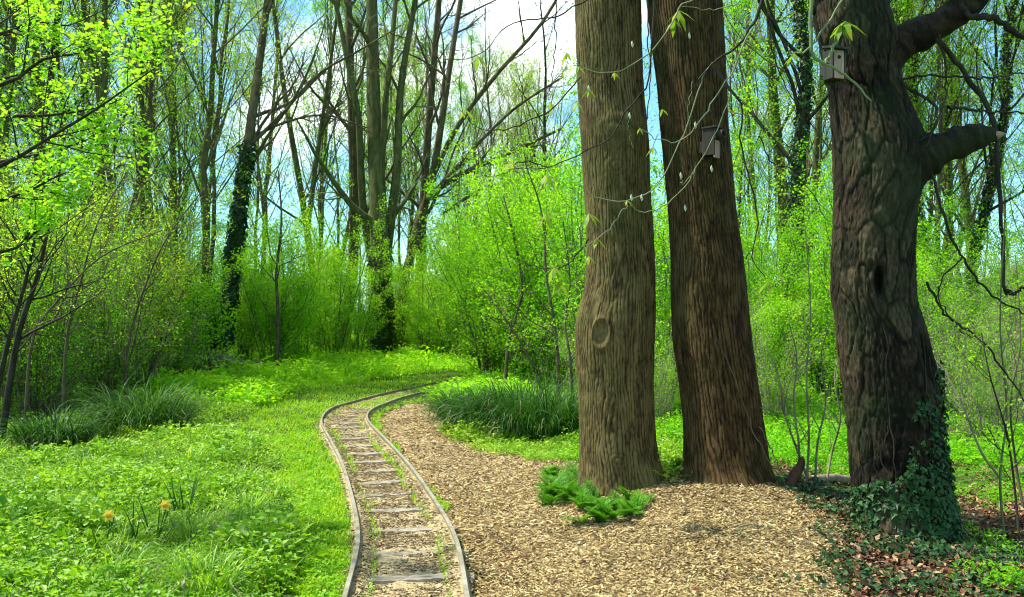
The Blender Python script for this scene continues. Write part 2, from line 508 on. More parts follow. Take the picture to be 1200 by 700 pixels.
# ------------------------------------------------------------------ ground
def ground_mat():
    m, nt = mat_new('woodland ground')
    geo = node(nt, 'ShaderNodeNewGeometry')
    n1 = node(nt, 'ShaderNodeTexNoise', Scale=1.3, Detail=6.0, Roughness=.7)
    n2 = node(nt, 'ShaderNodeTexNoise', Scale=22.0, Detail=5.0, Roughness=.7)
    for n in (n1, n2): nt.links.new(geo.outputs['Position'], n.inputs[0])
    c1 = ramp(nt, [(.35, (.02, .03, .008)), (.5, (.04, .09, .01)), (.65, (.09, .17, .012))], n2.outputs[0])
    c2 = ramp(nt, [(.3, (.03, .02, .012)), (.5, (.08, .055, .03)), (.7, (.16, .11, .06))], n2.outputs[0])
    at = node(nt, 'ShaderNodeAttribute', attribute_name='soil')
    a = node(nt, 'ShaderNodeMath', operation='MULTIPLY_ADD'); a.inputs[1].default_value = 1.2; a.inputs[2].default_value = -.6
    nt.links.new(n1.outputs[0], a.inputs[0])
    s = node(nt, 'ShaderNodeMath', operation='ADD', use_clamp=True); nt.links.new(a.outputs[0], s.inputs[0]); nt.links.new(at.outputs['Fac'], s.inputs[1])
    mx = node(nt, 'ShaderNodeMix', data_type='RGBA')
    nt.links.new(s.outputs[0], mx.inputs[0]); nt.links.new(c1, mx.inputs[6]); nt.links.new(c2, mx.inputs[7])
    pb = node(nt, 'ShaderNodeBsdfPrincipled', Roughness=.95); pb.inputs['Specular IOR Level'].default_value = .1
    nt.links.new(mx.outputs[2], pb.inputs['Base Color'])
    bp = node(nt, 'ShaderNodeBump', Strength=.8, Distance=.03)
    nt.links.new(n2.outputs[0], bp.inputs['Height']); nt.links.new(bp.outputs[0], pb.inputs['Normal'])
    o = node(nt, 'ShaderNodeOutputMaterial'); nt.links.new(pb.outputs[0], o.inputs[0])
    return m
def axis(a, b, fine0, fine1, df, grow=1.25):
    mid = list(np.arange(fine0, fine1 + 1e-6, df))
    s = df; x = fine0; lo = []
    while x > a: s *= grow; x -= s; lo.append(max(x, a))
    s = df; x = fine1; hi = []
    while x < b: s *= grow; x += s; hi.append(min(x, b))
    return np.array(lo[::-1] + mid + hi)
gx = axis(-400, 400, -8, 8, .08); gy = axis(-60, 600, 2, 20, .08)
X, Y = np.meshgrid(gx, gy)
Z = hgt(X, Y)
dr = rail_d(X, Y)
Z = Z - 0.03 * np.exp(-(dr / .5) ** 4)
idx = np.arange(X.size).reshape(X.shape)
q = np.stack([idx[:-1, :-1], idx[:-1, 1:], idx[1:, 1:], idx[1:, :-1]], -1).reshape(-1, 4)
soilA = inpoly(X + .1 * vnoise(X * 3, Y * 3, 2), Y + .1 * vnoise(X * 3, Y * 3, 3), SOIL) * 1.0
soilA = np.maximum(soilA, np.exp(-((Y - 10.6 - .1 * X) / .35) ** 2) * (X > 4.0) * .9)       # earth track behind right tree
soilA = np.maximum(soilA, .9 * np.exp(-(((X + 10.2) / 1.6) ** 2 + ((Y - 26) / 2.5) ** 2)))
soilA = np.maximum(soilA, in_chip(X, Y) * .9)
gb = MB().add(np.stack([X, Y, Z], -1).reshape(-1, 3), q)
g_o = tag(link('ground', gb.mesh('ground', ground_mat(), True, {'soil': soilA})), kind='structure')

# wood chip path sheet
def chip_ground_mat():
    m, nt = mat_new('wood chip bed')
    geo = node(nt, 'ShaderNodeNewGeometry')
    vo = node(nt, 'ShaderNodeTexVoronoi', Scale=55.0)
    mp = node(nt, 'ShaderNodeMapping'); mp.inputs['Scale'].default_value = (1, 1.4, 1)
    nt.links.new(geo.outputs['Position'], mp.inputs[0]); nt.links.new(mp.outputs[0], vo.inputs['Vector'])
    sp = node(nt, 'ShaderNodeSeparateColor'); nt.links.new(vo.outputs['Color'], sp.inputs[0])
    n = node(nt, 'ShaderNodeTexNoise', Scale=1.1, Detail=5.0); nt.links.new(geo.outputs['Position'], n.inputs[0])
    a = node(nt, 'ShaderNodeMath', operation='MULTIPLY_ADD'); a.inputs[1].default_value = .8; a.inputs[2].default_value = -.4
    nt.links.new(n.outputs[0], a.inputs[0])
    s = node(nt, 'ShaderNodeMath', operation='ADD'); nt.links.new(a.outputs[0], s.inputs[0]); nt.links.new(sp.outputs[0], s.inputs[1])
    col = ramp(nt, [(0, (.07, .045, .025)), (.4, (.22, .15, .075)), (.75, (.42, .31, .16)), (1, (.6, .5, .3))], s.outputs[0])
    pb = node(nt, 'ShaderNodeBsdfPrincipled', Roughness=.9); pb.inputs['Specular IOR Level'].default_value = .1
    nt.links.new(col, pb.inputs['Base Color'])
    bp = node(nt, 'ShaderNodeBump', Strength=.9, Distance=.012)
    nt.links.new(sp.outputs[1], bp.inputs['Height']); nt.links.new(bp.outputs[0], pb.inputs['Normal'])
    o = node(nt, 'ShaderNodeOutputMaterial'); nt.links.new(pb.outputs[0], o.inputs[0])
    return m
cx = np.arange(-3.2, 4.6, .05); cyy = np.arange(3.8, 20, .05)
X, Y = np.meshgrid(cx, cyy)
Z = hgt(X, Y) - 0.03 * np.exp(-(rail_d(X, Y) / .5) ** 4) + .012 + .012 * vnoise(X * 4, Y * 4, 3) + .006
ins = in_chip(X, Y)
idx = np.arange(X.size).reshape(X.shape)
q = np.stack([idx[:-1, :-1], idx[:-1, 1:], idx[1:, 1:], idx[1:, :-1]], -1)
keep = ins[:-1, :-1] & ins[1:, 1:] & ins[:-1, 1:] & ins[1:, :-1]
pb_ = MB().add(np.stack([X, Y, Z], -1).reshape(-1, 3), q[keep])
tag(link('path', pb_.mesh('path', chip_ground_mat(), True)), kind='structure')

def ground_z(x, y):
    return hgt(x, y) - 0.03 * np.exp(-(rail_d(x, y) / .5) ** 4)

# trackbed between and beside the rails
u = np.linspace(-.375, .375, 41)
nb = len(MID)
prof = .014 + .040 * np.clip((np.abs(u) - .20) / .07, 0, 1) - .02 * np.clip((np.abs(u) - .36) / .04, 0, 1)
X = MID[:, 0:1] + nr[:, 0:1] * u[None]; Y = MID[:, 1:2] + nr[:, 1:2] * u[None]
nz_ = vnoise(X * 9, Y * 9, 31) * .010 + vnoise(X * 25, Y * 25, 33) * .005
edge = np.clip((.372 - np.abs(u)) / .02, 0, 1)
Z = hgt(X, Y) + (prof[None] + nz_) * edge - .03 * (1 - edge)
idx = np.arange(X.size).reshape(X.shape)
q = np.stack([idx[:-1, :-1], idx[:-1, 1:], idx[1:, 1:], idx[1:, :-1]], -1).reshape(-1, 4)[:, ::-1]
bedm = wood_mat('earthy ballast', [(.14, .10, .05), (.30, .23, .12), (.46, .37, .20), (.34, .31, .13)], scale=(1, 1, 1), noise=45.0, bump=.8)
tag(link('trackbed', MB().add(np.stack([X, Y, Z], -1).reshape(-1, 3), q).mesh('trackbed', bedm, True)), kind='structure')

# ------------------------------------------------------------------ railway
track = thing('railway_track', 'narrow gauge railway track curving away over worn wooden sleepers beside the wood chip path', 'railway track', (float(MID[0, 0]), float(MID[0, 1]), 0))
tl = np.array(track.location)
rail_prof = np.array([.74, .96]) * np.array([(-.030, 0), (-.030, .008), (-.006, .016), (-.006, .052), (-.018, .060), (-.020, .074), (-.016, .080), (.016, .080), (.020, .074),
                      (.018, .060), (.006, .052), (.006, .016), (.030, .008), (.030, 0)])
if 0: rail_prof = np.array([(-.030, 0), (-.030, .008), (-.006, .016), (-.006, .052), (-.022, .060), (-.024, .074), (-.019, .080), (.019, .080), (.024, .074),
                      (.022, .060), (.006, .052), (.006, .016), (.030, .008), (.030, 0)])
railm = wood_mat('weathered rail steel', [(.15, .13, .09), (.27, .245, .18), (.36, .33, .26)], scale=(1, 1, 1), noise=6.0, bump=.08, rough=.45)
for line in (LR, RR):
    tt = norm(np.gradient(line, axis=0)); nn = np.stack([tt[:, 1], -tt[:, 0]], 1)
    sub = slice(0, None, 2)
    l2, n2 = line[sub], nn[sub]
    zb = .026 + .004 * np.sin(np.arange(len(l2)) * .21)
    V = np.zeros((len(l2), len(rail_prof), 3))
    V[:, :, 0] = l2[:, 0:1] + n2[:, 0:1] * rail_prof[None, :, 0] - tl[0]
    V[:, :, 1] = l2[:, 1:2] + n2[:, 1:2] * rail_prof[None, :, 0] - tl[1]
    V[:, :, 2] = rail_prof[None, :, 1] + zb[:, None] + hgt(l2[:, 0], l2[:, 1])[:, None]
    idx = np.arange(V.shape[0] * V.shape[1]).reshape(V.shape[:2])
    nx = np.roll(idx, -1, 1)
    q = np.stack([idx[:-1], idx[1:], nx[1:], nx[:-1]], -1).reshape(-1, 4)
    rail_o = link('rail', MB().add(V.reshape(-1, 3), q).mesh('rail', railm), track)

def box_bm(sx, sy, sz, seg=(12, 3, 1), jit=0.0, seed=0):
    """subdivided box as verts/quads, z from 0 to sz"""
    vs_, fs_ = [], []
    import itertools
    nx_, ny_, nz_s = seg
    key = {}
    def vid(i, j, k):
        if (i, j, k) not in key:
            key[(i, j, k)] = len(vs_)
            vs_.append((sx * (i / nx_ - .5), sy * (j / ny_ - .5), sz * k / nz_s))
        return key[(i, j, k)]
    for i in range(nx_):
        for j in range(ny_):
            fs_.append([vid(i, j, 0), vid(i, j + 1, 0), vid(i + 1, j + 1, 0), vid(i + 1, j, 0)])
            fs_.append([vid(i, j, nz_s), vid(i + 1, j, nz_s), vid(i + 1, j + 1, nz_s), vid(i, j + 1, nz_s)])
    for i in range(nx_):
        for k in range(nz_s):
            fs_.append([vid(i, 0, k), vid(i + 1, 0, k), vid(i + 1, 0, k + 1), vid(i, 0, k + 1)])
            fs_.append([vid(i, ny_, k), vid(i, ny_, k + 1), vid(i + 1, ny_, k + 1), vid(i + 1, ny_, k)])
    for j in range(ny_):
        for k in range(nz_s):
            fs_.append([vid(0, j, k), vid(0, j, k + 1), vid(0, j + 1, k + 1), vid(0, j + 1, k)])
            fs_.append([vid(nx_, j, k), vid(nx_, j + 1, k), vid(nx_, j + 1, k + 1), vid(nx_, j, k + 1)])
    v = np.array(vs_)
    r = np.random.default_rng(seed)
    v = v + r.normal(size=v.shape) * jit
    return v, np.array(fs_)
sleepm = wood_mat('weathered sleeper wood', [(.12, .10, .07), (.27, .235, .17), (.42, .38, .29)], scale=(3, 40, 3), noise=1.6, bump=.7)
smesh = []
for k in range(5):
    v, f = box_bm(.80, .115, .09, (24, 5, 1), .0035, k)
    v[:, 1] += .006 * np.sin(v[:, 0] * 9 + k)
    v[:, 2] -= .0
    smesh.append(MB().add(v, f).mesh('sleeper', sleepm))
# sleepers at even spacing; first matched to photo y = 682
d0 = CAM_H / -ray(480, 682)[2]
i0 = int(np.argmin(np.abs(MID[:, 1] - d0)))
cum = np.arange(nb) * .05
for k in range(-2, 40):
    i = i0 + int(round(k * .595 / .05)) + int(RNG.integers(-1, 2))
    if i < 4 or i >= nb - 6: continue
    o = link('sleeper', smesh[k % 5], track)
    a = math.atan2(nr[i, 1], nr[i, 0]) + RNG.normal() * .03
    o.location = (MID[i, 0] - tl[0], MID[i, 1] - tl[1], float(hgt(*MID[i])) - .062 + RNG.normal() * .003)
    o.rotation_euler = (0, RNG.normal() * .006, a)
# joint plates on the right rail
ij = int(np.argmin(np.abs(RR[:, 1] - CAM_H / -ray(512, 607)[2])))
jm = plain('rusty plate', (.22, .13, .07))
for s in (-1, 1):
    v, f = box_bm(.012, .30, .03, (1, 6, 1))
    th = math.atan2(tg[ij, 1], tg[ij, 0]) - PI / 2
    c, s_ = math.cos(th), math.sin(th)
    v[:, 0] += s * .016
    vv = np.stack([v[:, 0] * c - v[:, 1] * s_ + RR[ij, 0] - tl[0], v[:, 0] * s_ + v[:, 1] * c + RR[ij, 1] - tl[1], v[:, 2] + .04], 1)
    link('joint_plate', MB().add(vv, f).mesh('joint_plate', jm), rail_o)

# ------------------------------------------------------------------ scattered stuff
def rand_ground(rng, n, x0, x1, y0, y1, power=1.6):
    """random points, denser nearer the camera"""
    u_ = rng.uniform(0, 1, n)
    e = 1 - power
    y = (y0 ** e + u_ * (y1 ** e - y0 ** e)) ** (1 / e) if abs(e) > 1e-6 else y0 * (y1 / y0) ** u_
    x = rng.uniform(-1, 1, n)
    # stay within view plus margin
    half = .62 * y + .7
    x = x * half
    k = (x > x0) & (x < x1)
    return x[k], y[k]

# wood chips
rng = np.random.default_rng(3)
def chips(rng, x, y, L, dz=.0):
    n = len(x)
    z = ground_z(x, y) + .018 + .012 * vnoise(x * 4, y * 4, 3) + rng.uniform(0, .014, n) + dz
    th = rng.uniform(0, 2 * PI, n)
    el = rng.normal(size=n) * .28
    d = np.stack([np.cos(th) * np.cos(el), np.sin(th) * np.cos(el), np.sin(el)], 1)
    upv = norm(np.stack([rng.normal(size=n) * .35, rng.normal(size=n) * .35, np.ones(n)], 1))
    s = norm(np.cross(d, upv)); upv = np.cross(s, d)
    Ls = (L * np.clip(rng.lognormal(-.05, .5, n), .3, 1.9))[:, None]; W = Ls * rng.uniform(.14, .38, (n, 1))
    T = Ls * .10
    c = np.stack([x, y, z], 1)
    v = np.stack([c - d * Ls / 2 - s * W / 2, c + d * Ls / 2 - s * W / 2 * .7, c + d * Ls / 2 + s * W / 2 * .6, c - d * Ls / 2 + s * W / 2,
                  c - d * Ls / 2 - s * W / 2 - upv * T, c + d * Ls / 2 - s * W / 2 * .7 - upv * T, c + d * Ls / 2 + s * W / 2 * .6 - upv * T, c - d * Ls / 2 + s * W / 2 - upv * T], 1)
    b = np.arange(n)[:, None] * 8
    f = np.concatenate([b + np.array([[0, 1, 2, 3]]), b + np.array([[0, 4, 5, 1]]), b + np.array([[1, 5, 6, 2]]), b + np.array([[2, 6, 7, 3]]), b + np.array([[3, 7, 4, 0]])])
    r = rng.uniform(0, 1, n)
    return v.reshape(-1, 3), f, np.tile(r, 5)
x, y = rand_ground(rng, 430000, -3, 5, 4.3, 18, 2.2)
k = in_chip(x + rng.normal(size=len(x)) * .04, y + rng.normal(size=len(x)) * .04)
x, y = x[k], y[k]
print('chips', len(x))
mb = MB()
mb.add(*chips(rng, x, y, .016 + .0012 * y))
chipm = wood_mat('wood chips', [(.05, .03, .013), (.18, .115, .045), (.34, .24, .095), (.48, .365, .155), (.64, .53, .28)], scale=(1, 1, 1), noise=1.4, bump=0, use_rnd=True)
tag(link('wood_chips', mb.mesh('wood_chips', chipm)), 'pale wood chips covering the path and the mound around the trees', 'wood chips', kind='stuff')
x, y = rand_ground(rng, 5200, -3, 5, 4.3, 14, 1.8); k = in_chip(x, y) & (rng.uniform(size=len(x)) < np.clip(.25 + 1.2 * vnoise(x * 1.1, y * 1.1, 5), .05, 1)); x, y = x[k], y[k]
mb2 = MB(); mb2.add(*leaves_at(rng, np.stack([x, y, ground_z(x, y) + .036], 1), .045, .55, .9))
kk = rng.uniform(size=len(x)) < .12; th = rng.uniform(0, PI, kk.sum())
c0 = np.stack([x[kk], y[kk], ground_z(x[kk], y[kk]) + .038], 1); dl = np.stack([np.cos(th), np.sin(th), th * 0], 1) * rng.uniform(.04, .13, (kk.sum(), 1))
pth = c0[:, None] + dl[:, None] * np.array([-1, -.3, .4, 1])[None, :, None] + rng.normal(size=(kk.sum(), 4, 3)) * .004
mb2.add(*tubes(pth, np.full(pth.shape[:2], .0035), 4))
chip_litter = mb2
# litter on the trackbed
i = rng.integers(0, nb, 60000); w = rng.uniform(-.37, .37, 60000)
x = MID[i, 0] + nr[i, 0] * w + rng.normal(size=60000) * .01; y = MID[i, 1] + nr[i, 1] * w
on_rail = np.abs(np.abs(w) - GA / 2) < .035
pr = rng.uniform(size=60000) < np.clip(1.3 - (y - 4) / 13, .15, 1)
sl = (np.abs(w) < .24)
cl = np.abs(((np.arange(nb)[i] - i0) * .05 / .595 + .5) % 1 - .5) * .595
k = ~on_rail & pr & ~(sl & (cl < .06) & (rng.uniform(size=60000) < .9))
x, y, w = x[k], y[k], w[k]
V, Fq, R = chips(rng, x, y, np.full(len(x), .021))
zz = np.repeat(hgt(x, y) + .014 + .040 * np.clip((np.abs(w) - .20) / .07, 0, 1) + .003 - (ground_z(x, y) + .018), 8)
V[:, 2] += zz
mb = MB(); mb.add(V, Fq, R)
litm = wood_mat('woody litter', [(.06, .04, .02), (.18, .12, .06), (.34, .25, .12), (.56, .46, .26)], scale=(1, 1, 1), noise=3.0, bump=0, use_rnd=True)
tag(link('track_litter', mb.mesh('track_litter', litm)), 'brown twigs and chips lying between the rails', 'litter', kind='stuff')

# grass blades
def blades(rng, x, y, z, H, W, lean=.5, seg=3, curve=.5):
    n = len(x)
    th = rng.uniform(0, 2 * PI, n); ln = rng.uniform(.1, 1, n) * lean
    d = np.stack([np.cos(th), np.sin(th)], 1)
    sd = np.stack([-np.sin(th + rng.normal(size=n) * .5), np.cos(th)], 1)
    V = np.zeros((n, seg + 1, 2, 3))
    for j in range(seg + 1):
        t = j / seg
        o = (ln * H * (t * .6 + curve * t * t))[:, None] * d
        zz = z + H * (t - .5 * curve * ln * t * t)
        wd = (W * (1 - t) ** .6 * (.75 + .5 * t) + W * .08)[:, None] * sd * .5
        V[:, j, 0, :2] = np.stack([x, y], 1) + o - wd; V[:, j, 1, :2] = np.stack([x, y], 1) + o + wd
        V[:, j, 0, 2] = zz; V[:, j, 1, 2] = zz
    idx = np.arange(n * (seg + 1) * 2).reshape(n, seg + 1, 2)
    q = np.stack([idx[:, :-1, 0], idx[:, :-1, 1], idx[:, 1:, 1], idx[:, 1:, 0]], -1).reshape(-1, 4)
    return V.reshape(-1, 3), q, np.repeat(rng.uniform(0, 1, n), seg)
lawn_edge = [(345, 745), (335, 700), (330, 640), (325, 590), (320, 550), (300, 520), (290, 500), (300, 480), (340, 462), (420, 450), (520, 436)]
LE = np.array([G(a, b)[:2] for a, b in lawn_edge])
lawn_poly = np.vstack([LE, MID[::-1][::8] ])
def in_lawn(x, y):
    w = .15 * vnoise(x * 1.7, y * 1.7, 15) + .08 * vnoise(x * 5, y * 5, 16)
    return inpoly(x + w, y + w, lawn_poly)
def near_band(x, y, a, b): # signed side distance not needed: symmetric band
    d = rail_d(x, y); return (d > a) & (d < b)
_pv, _pq, _pr = leaves_at(rng, np.stack([rng.normal(size=12) * .045, rng.normal(size=12) * .045, rng.uniform(.05, .11, 12)], 1), .035, .7, .9)
leaves_at_proto = (_pv, _pq, _pr)
x, y = rand_ground(rng, 520000, -6, 1.8, 4.2, 24, 1.9)
dr = rail_d(x, y)
inb = in_lawn(x, y) & (dr > .352)
band_r = (dr > .352) & (dr < .70) & ~in_chip(x, y) & (x > -2.6) & ~in_lawn(x, y) & (y > 7.2)
inner = (dr < .30) & (dr > .19 + .06 * vnoise(x * 3, y * 3, 40)) & ((y > 8.5) | (rng.uniform(size=len(x)) < .3)) & (rng.uniform(size=len(x)) < .55)
thin = rng.uniform(size=len(x)) < np.clip(.75 + .6 * vnoise(x * 2.1, y * 2.1, 77), .35, 1)
k = (inb & thin) | band_r | inner | ((dr < .30) & (y > 14.6) & (rng.uniform(size=len(x)) < np.clip((y - 14.6) * .8, 0, .95)))
x, y = x[k], y[k]
print('lawn', len(x))
mb = MB()
mb.add(*blades(rng, x, y, ground_z(x, y) + .05 * np.exp(-(dr[k] / .42) ** 6), rng.uniform(.018, .05, len(x)) * (1 + .03 * y) * (1 + .4 * vnoise(x * 4, y * 4, 3)) * (1 + .5 * ((dr[k] < .55) & (y > 18))), .005 + .0008 * y, lean=1.1, seg=2))
# tiny clover leaves between the blades
k = rng.uniform(size=len(x)) < .22
c = np.stack([x[k], y[k], ground_z(x[k], y[k]) + rng.uniform(.015, .06, k.sum())], 1)
mb.add(*leaves_at(rng, c, .026, .8, .9))
k = rng.uniform(size=len(x)) < np.clip(.03 + .12 * fbm(x * 3, y * 3, 70), 0, .1)
pos = np.stack([x[k], y[k], ground_z(x[k], y[k]) - .03], 1)
V, Q, R = inst(rng, leaves_at_proto, pos, rng.uniform(.5, .9, k.sum()), tilt=.2); mb.add(V, Q, R)
tag(link('lawn_grass', mb.mesh('lawn_grass', M['lawn'])), 'short mossy yellow green grass along the rails', 'grass', kind='stuff')

# herbs: leafy ground cover
def herb_proto(rng, nleaf=10, H=.16, ls=.045, spread=.06):
    mb = []
    c = np.stack([rng.normal(size=nleaf) * spread, rng.normal(size=nleaf) * spread, H * rng.uniform(.35, 1, nleaf)], 1)
    v, q, r = leaves_at(rng, c, ls, .6, .8)
    # thin stem as narrow quads
    sv = []; sq = []
    for j in range(3):
        t = c[j]
        sv += [[0, -.002, 0], [0, .002, 0], [t[0], t[1] + .0015, t[2]], [t[0], t[1] - .0015, t[2]]]
        sq.append([4 * j, 4 * j + 1, 4 * j + 2, 4 * j + 3])
    V = np.vstack([v, np.array(sv)]); Q = np.vstack([q, np.array(sq) + len(v)])
    return V, Q, np.r_[r, np.full(3, .2)]
protos = [herb_proto(rng, int(rng.integers(10, 20)), rng.uniform(.06, .20), rng.uniform(.026, .052), rng.uniform(.030, .065)) for _ in range(14)]
def herb_field(rng, x, y, name, mat, label, sc=1.0, grow=.035):
    mb = MB()
    z = ground_z(x, y)
    which = rng.integers(0, len(protos), len(x))
    hv = np.clip(.85 + 1.1 * fbm(x * 1.3, y * 1.3, 51), .4, 1.9)
    for j in range(len(protos)):
        k = which == j
        if k.sum() == 0: continue
        pos = np.stack([x[k], y[k], z[k] - .01], 1)
        mb.add(*inst(rng, protos[j], pos, sc * hv[k] * rng.uniform(.7, 1.25, k.sum()) * (1 + grow * np.clip(y[k] - 7, 0, 30)), tilt=.25))
    return tag(link(name, mb.mesh(name, mat)), label, 'ground cover', kind='stuff')
x, y = rand_ground(rng, 62000, -12, 2, 4.2, 34, 1.7)
tracky = rail_d(x, y)
k = ~in_lawn(x, y) & (tracky > .75) & ~in_chip(x, y) & ((x < -1.0) | (y > 17.5))
x, y = x[k], y[k]
print('herbs', len(x))
gap = rng.uniform(size=len(x)) < np.clip(.95 + .9 * fbm(x * 1.9, y * 1.9, 88), .25, 1)
x, y = x[gap], y[gap]
herb_field(rng, x, y, 'ground_cover', M['herb'], 'lush green nettles and herbs carpeting the left of the clearing', 1.0)
x, y = rand_ground(rng, 20000, -12, 2, 4.2, 22, 1.9)
k = ~in_lawn(x, y) & (rail_d(x, y) > .7) & ~in_chip(x, y) & (x < -1.0) & (rng.uniform(size=len(x)) < np.clip(.3 + 1.1 * fbm(x * 1.1, y * 1.1, 93), .04, 1))
x, y = x[k], y[k]
mb = MB(); mb.add(*blades(rng, x, y, ground_z(x, y), rng.uniform(.08, .24, len(x)), .007 + .0006 * y, lean=.9, seg=4, curve=.9))
tag(link('meadow_grass', mb.mesh('meadow_grass', M['herb'])), 'longer grass blades growing up through the nettles at left', 'grass', kind='stuff')
x, y = rand_ground(rng, 5000, -12, 2, 4.2, 20, 1.8)
k = ~in_lawn(x, y) & (rail_d(x, y) > .8) & ~in_chip(x, y) & (x < -1.0); x, y = x[k], y[k]
m_ = len(x) // 3
th = rng.uniform(0, 2 * PI, m_); el = rng.uniform(.1, 1.2, m_); Ls = rng.uniform(.08, .3, m_)[:, None]
dl = np.stack([np.cos(th) * np.cos(el), np.sin(th) * np.cos(el), np.sin(el)], 1) * Ls
c0 = np.stack([x[:m_], y[:m_], ground_z(x[:m_], y[:m_]) + .05], 1)
mb = MB(); mb.add(*tubes(c0[:, None] + dl[:, None] * np.array([0, .35, .7, 1])[None, :, None] + rng.normal(size=(m_, 4, 3)) * .008, np.full((m_, 4), .0022), 4))
mb.add(*leaves_at(rng, np.stack([x[m_:], y[m_:], ground_z(x[m_:], y[m_:]) + rng.uniform(.02, .13, len(x) - m_)], 1), .035, .6, .6))
tag(link('dry_straw', mb.mesh('dry_straw', M['twig_pale'])), 'dry straw and withered leaves among the herbs at left', 'straw', kind='stuff')
# far bright meadow
x, y = rand_ground(rng, 60000, -14, 5, 15, 60, 1.3)
k = (rail_d(x, y) > .8) & ~in_chip(x, y) & ~in_lawn(x, y)
herb_field(rng, x[k], y[k], 'meadow_plants', M['lime'], 'bright green low plants across the far end of the clearing', 1.5, .02)
# right side undergrowth
x, y = rand_ground(rng, 40000, .5, 30, 7.5, 45, 1.6)
k = ~in_chip(x, y) & ~inpoly(x, y, SOIL) & ((y > 9.3 + .1 * vnoise(x, y)) | (x < 1)) & (rail_d(x, y) > .8) & ~((np.abs(y - 10.6 - .1 * x) < .3) & (x > 4))
k &= rng.uniform(size=len(x)) < np.clip(.6 + .8 * vnoise(x * .9, y * .9, 60), .12, 1)
herb_field(rng, x[k], y[k], 'undergrowth', M['green'], 'patchy green undergrowth behind the three large trunks', 1.15, .02)

# dead leaves on the soil at the right
x, y = rand_ground(rng, 90000, 1.5, 9, 4.2, 14, 1.9)
k = inpoly(x + rng.normal(size=len(x)) * .08, y + rng.normal(size=len(x)) * .08, SOIL) | ((x > 2.2) & (y > 7.6) & (rng.uniform(size=len(x)) < .3) & ~in_chip(x, y))
x, y = x[k], y[k]
c = np.stack([x, y, ground_z(x, y) + rng.uniform(.004, .03, len(x))], 1)
deadm = wood_mat('dead leaf litter', [(.03, .014, .008), (.085, .035, .018), (.17, .075, .035), (.27, .15, .075), (.42, .3, .17)], scale=(1, 1, 1), noise=3.0, bump=0, use_rnd=True)
mb = MB(); mb.add(*leaves_at(rng, c, .05, .6, .9))
tag(link('path_litter', chip_litter.mesh('path_litter', deadm)), 'brown leaves and small sticks fallen on the wood chips', 'litter', kind='stuff')
tag(link('dead_leaves', mb.mesh('dead_leaves', deadm)), 'reddish brown dead leaves on the soil around the right tree', 'dead leaves', kind='stuff')

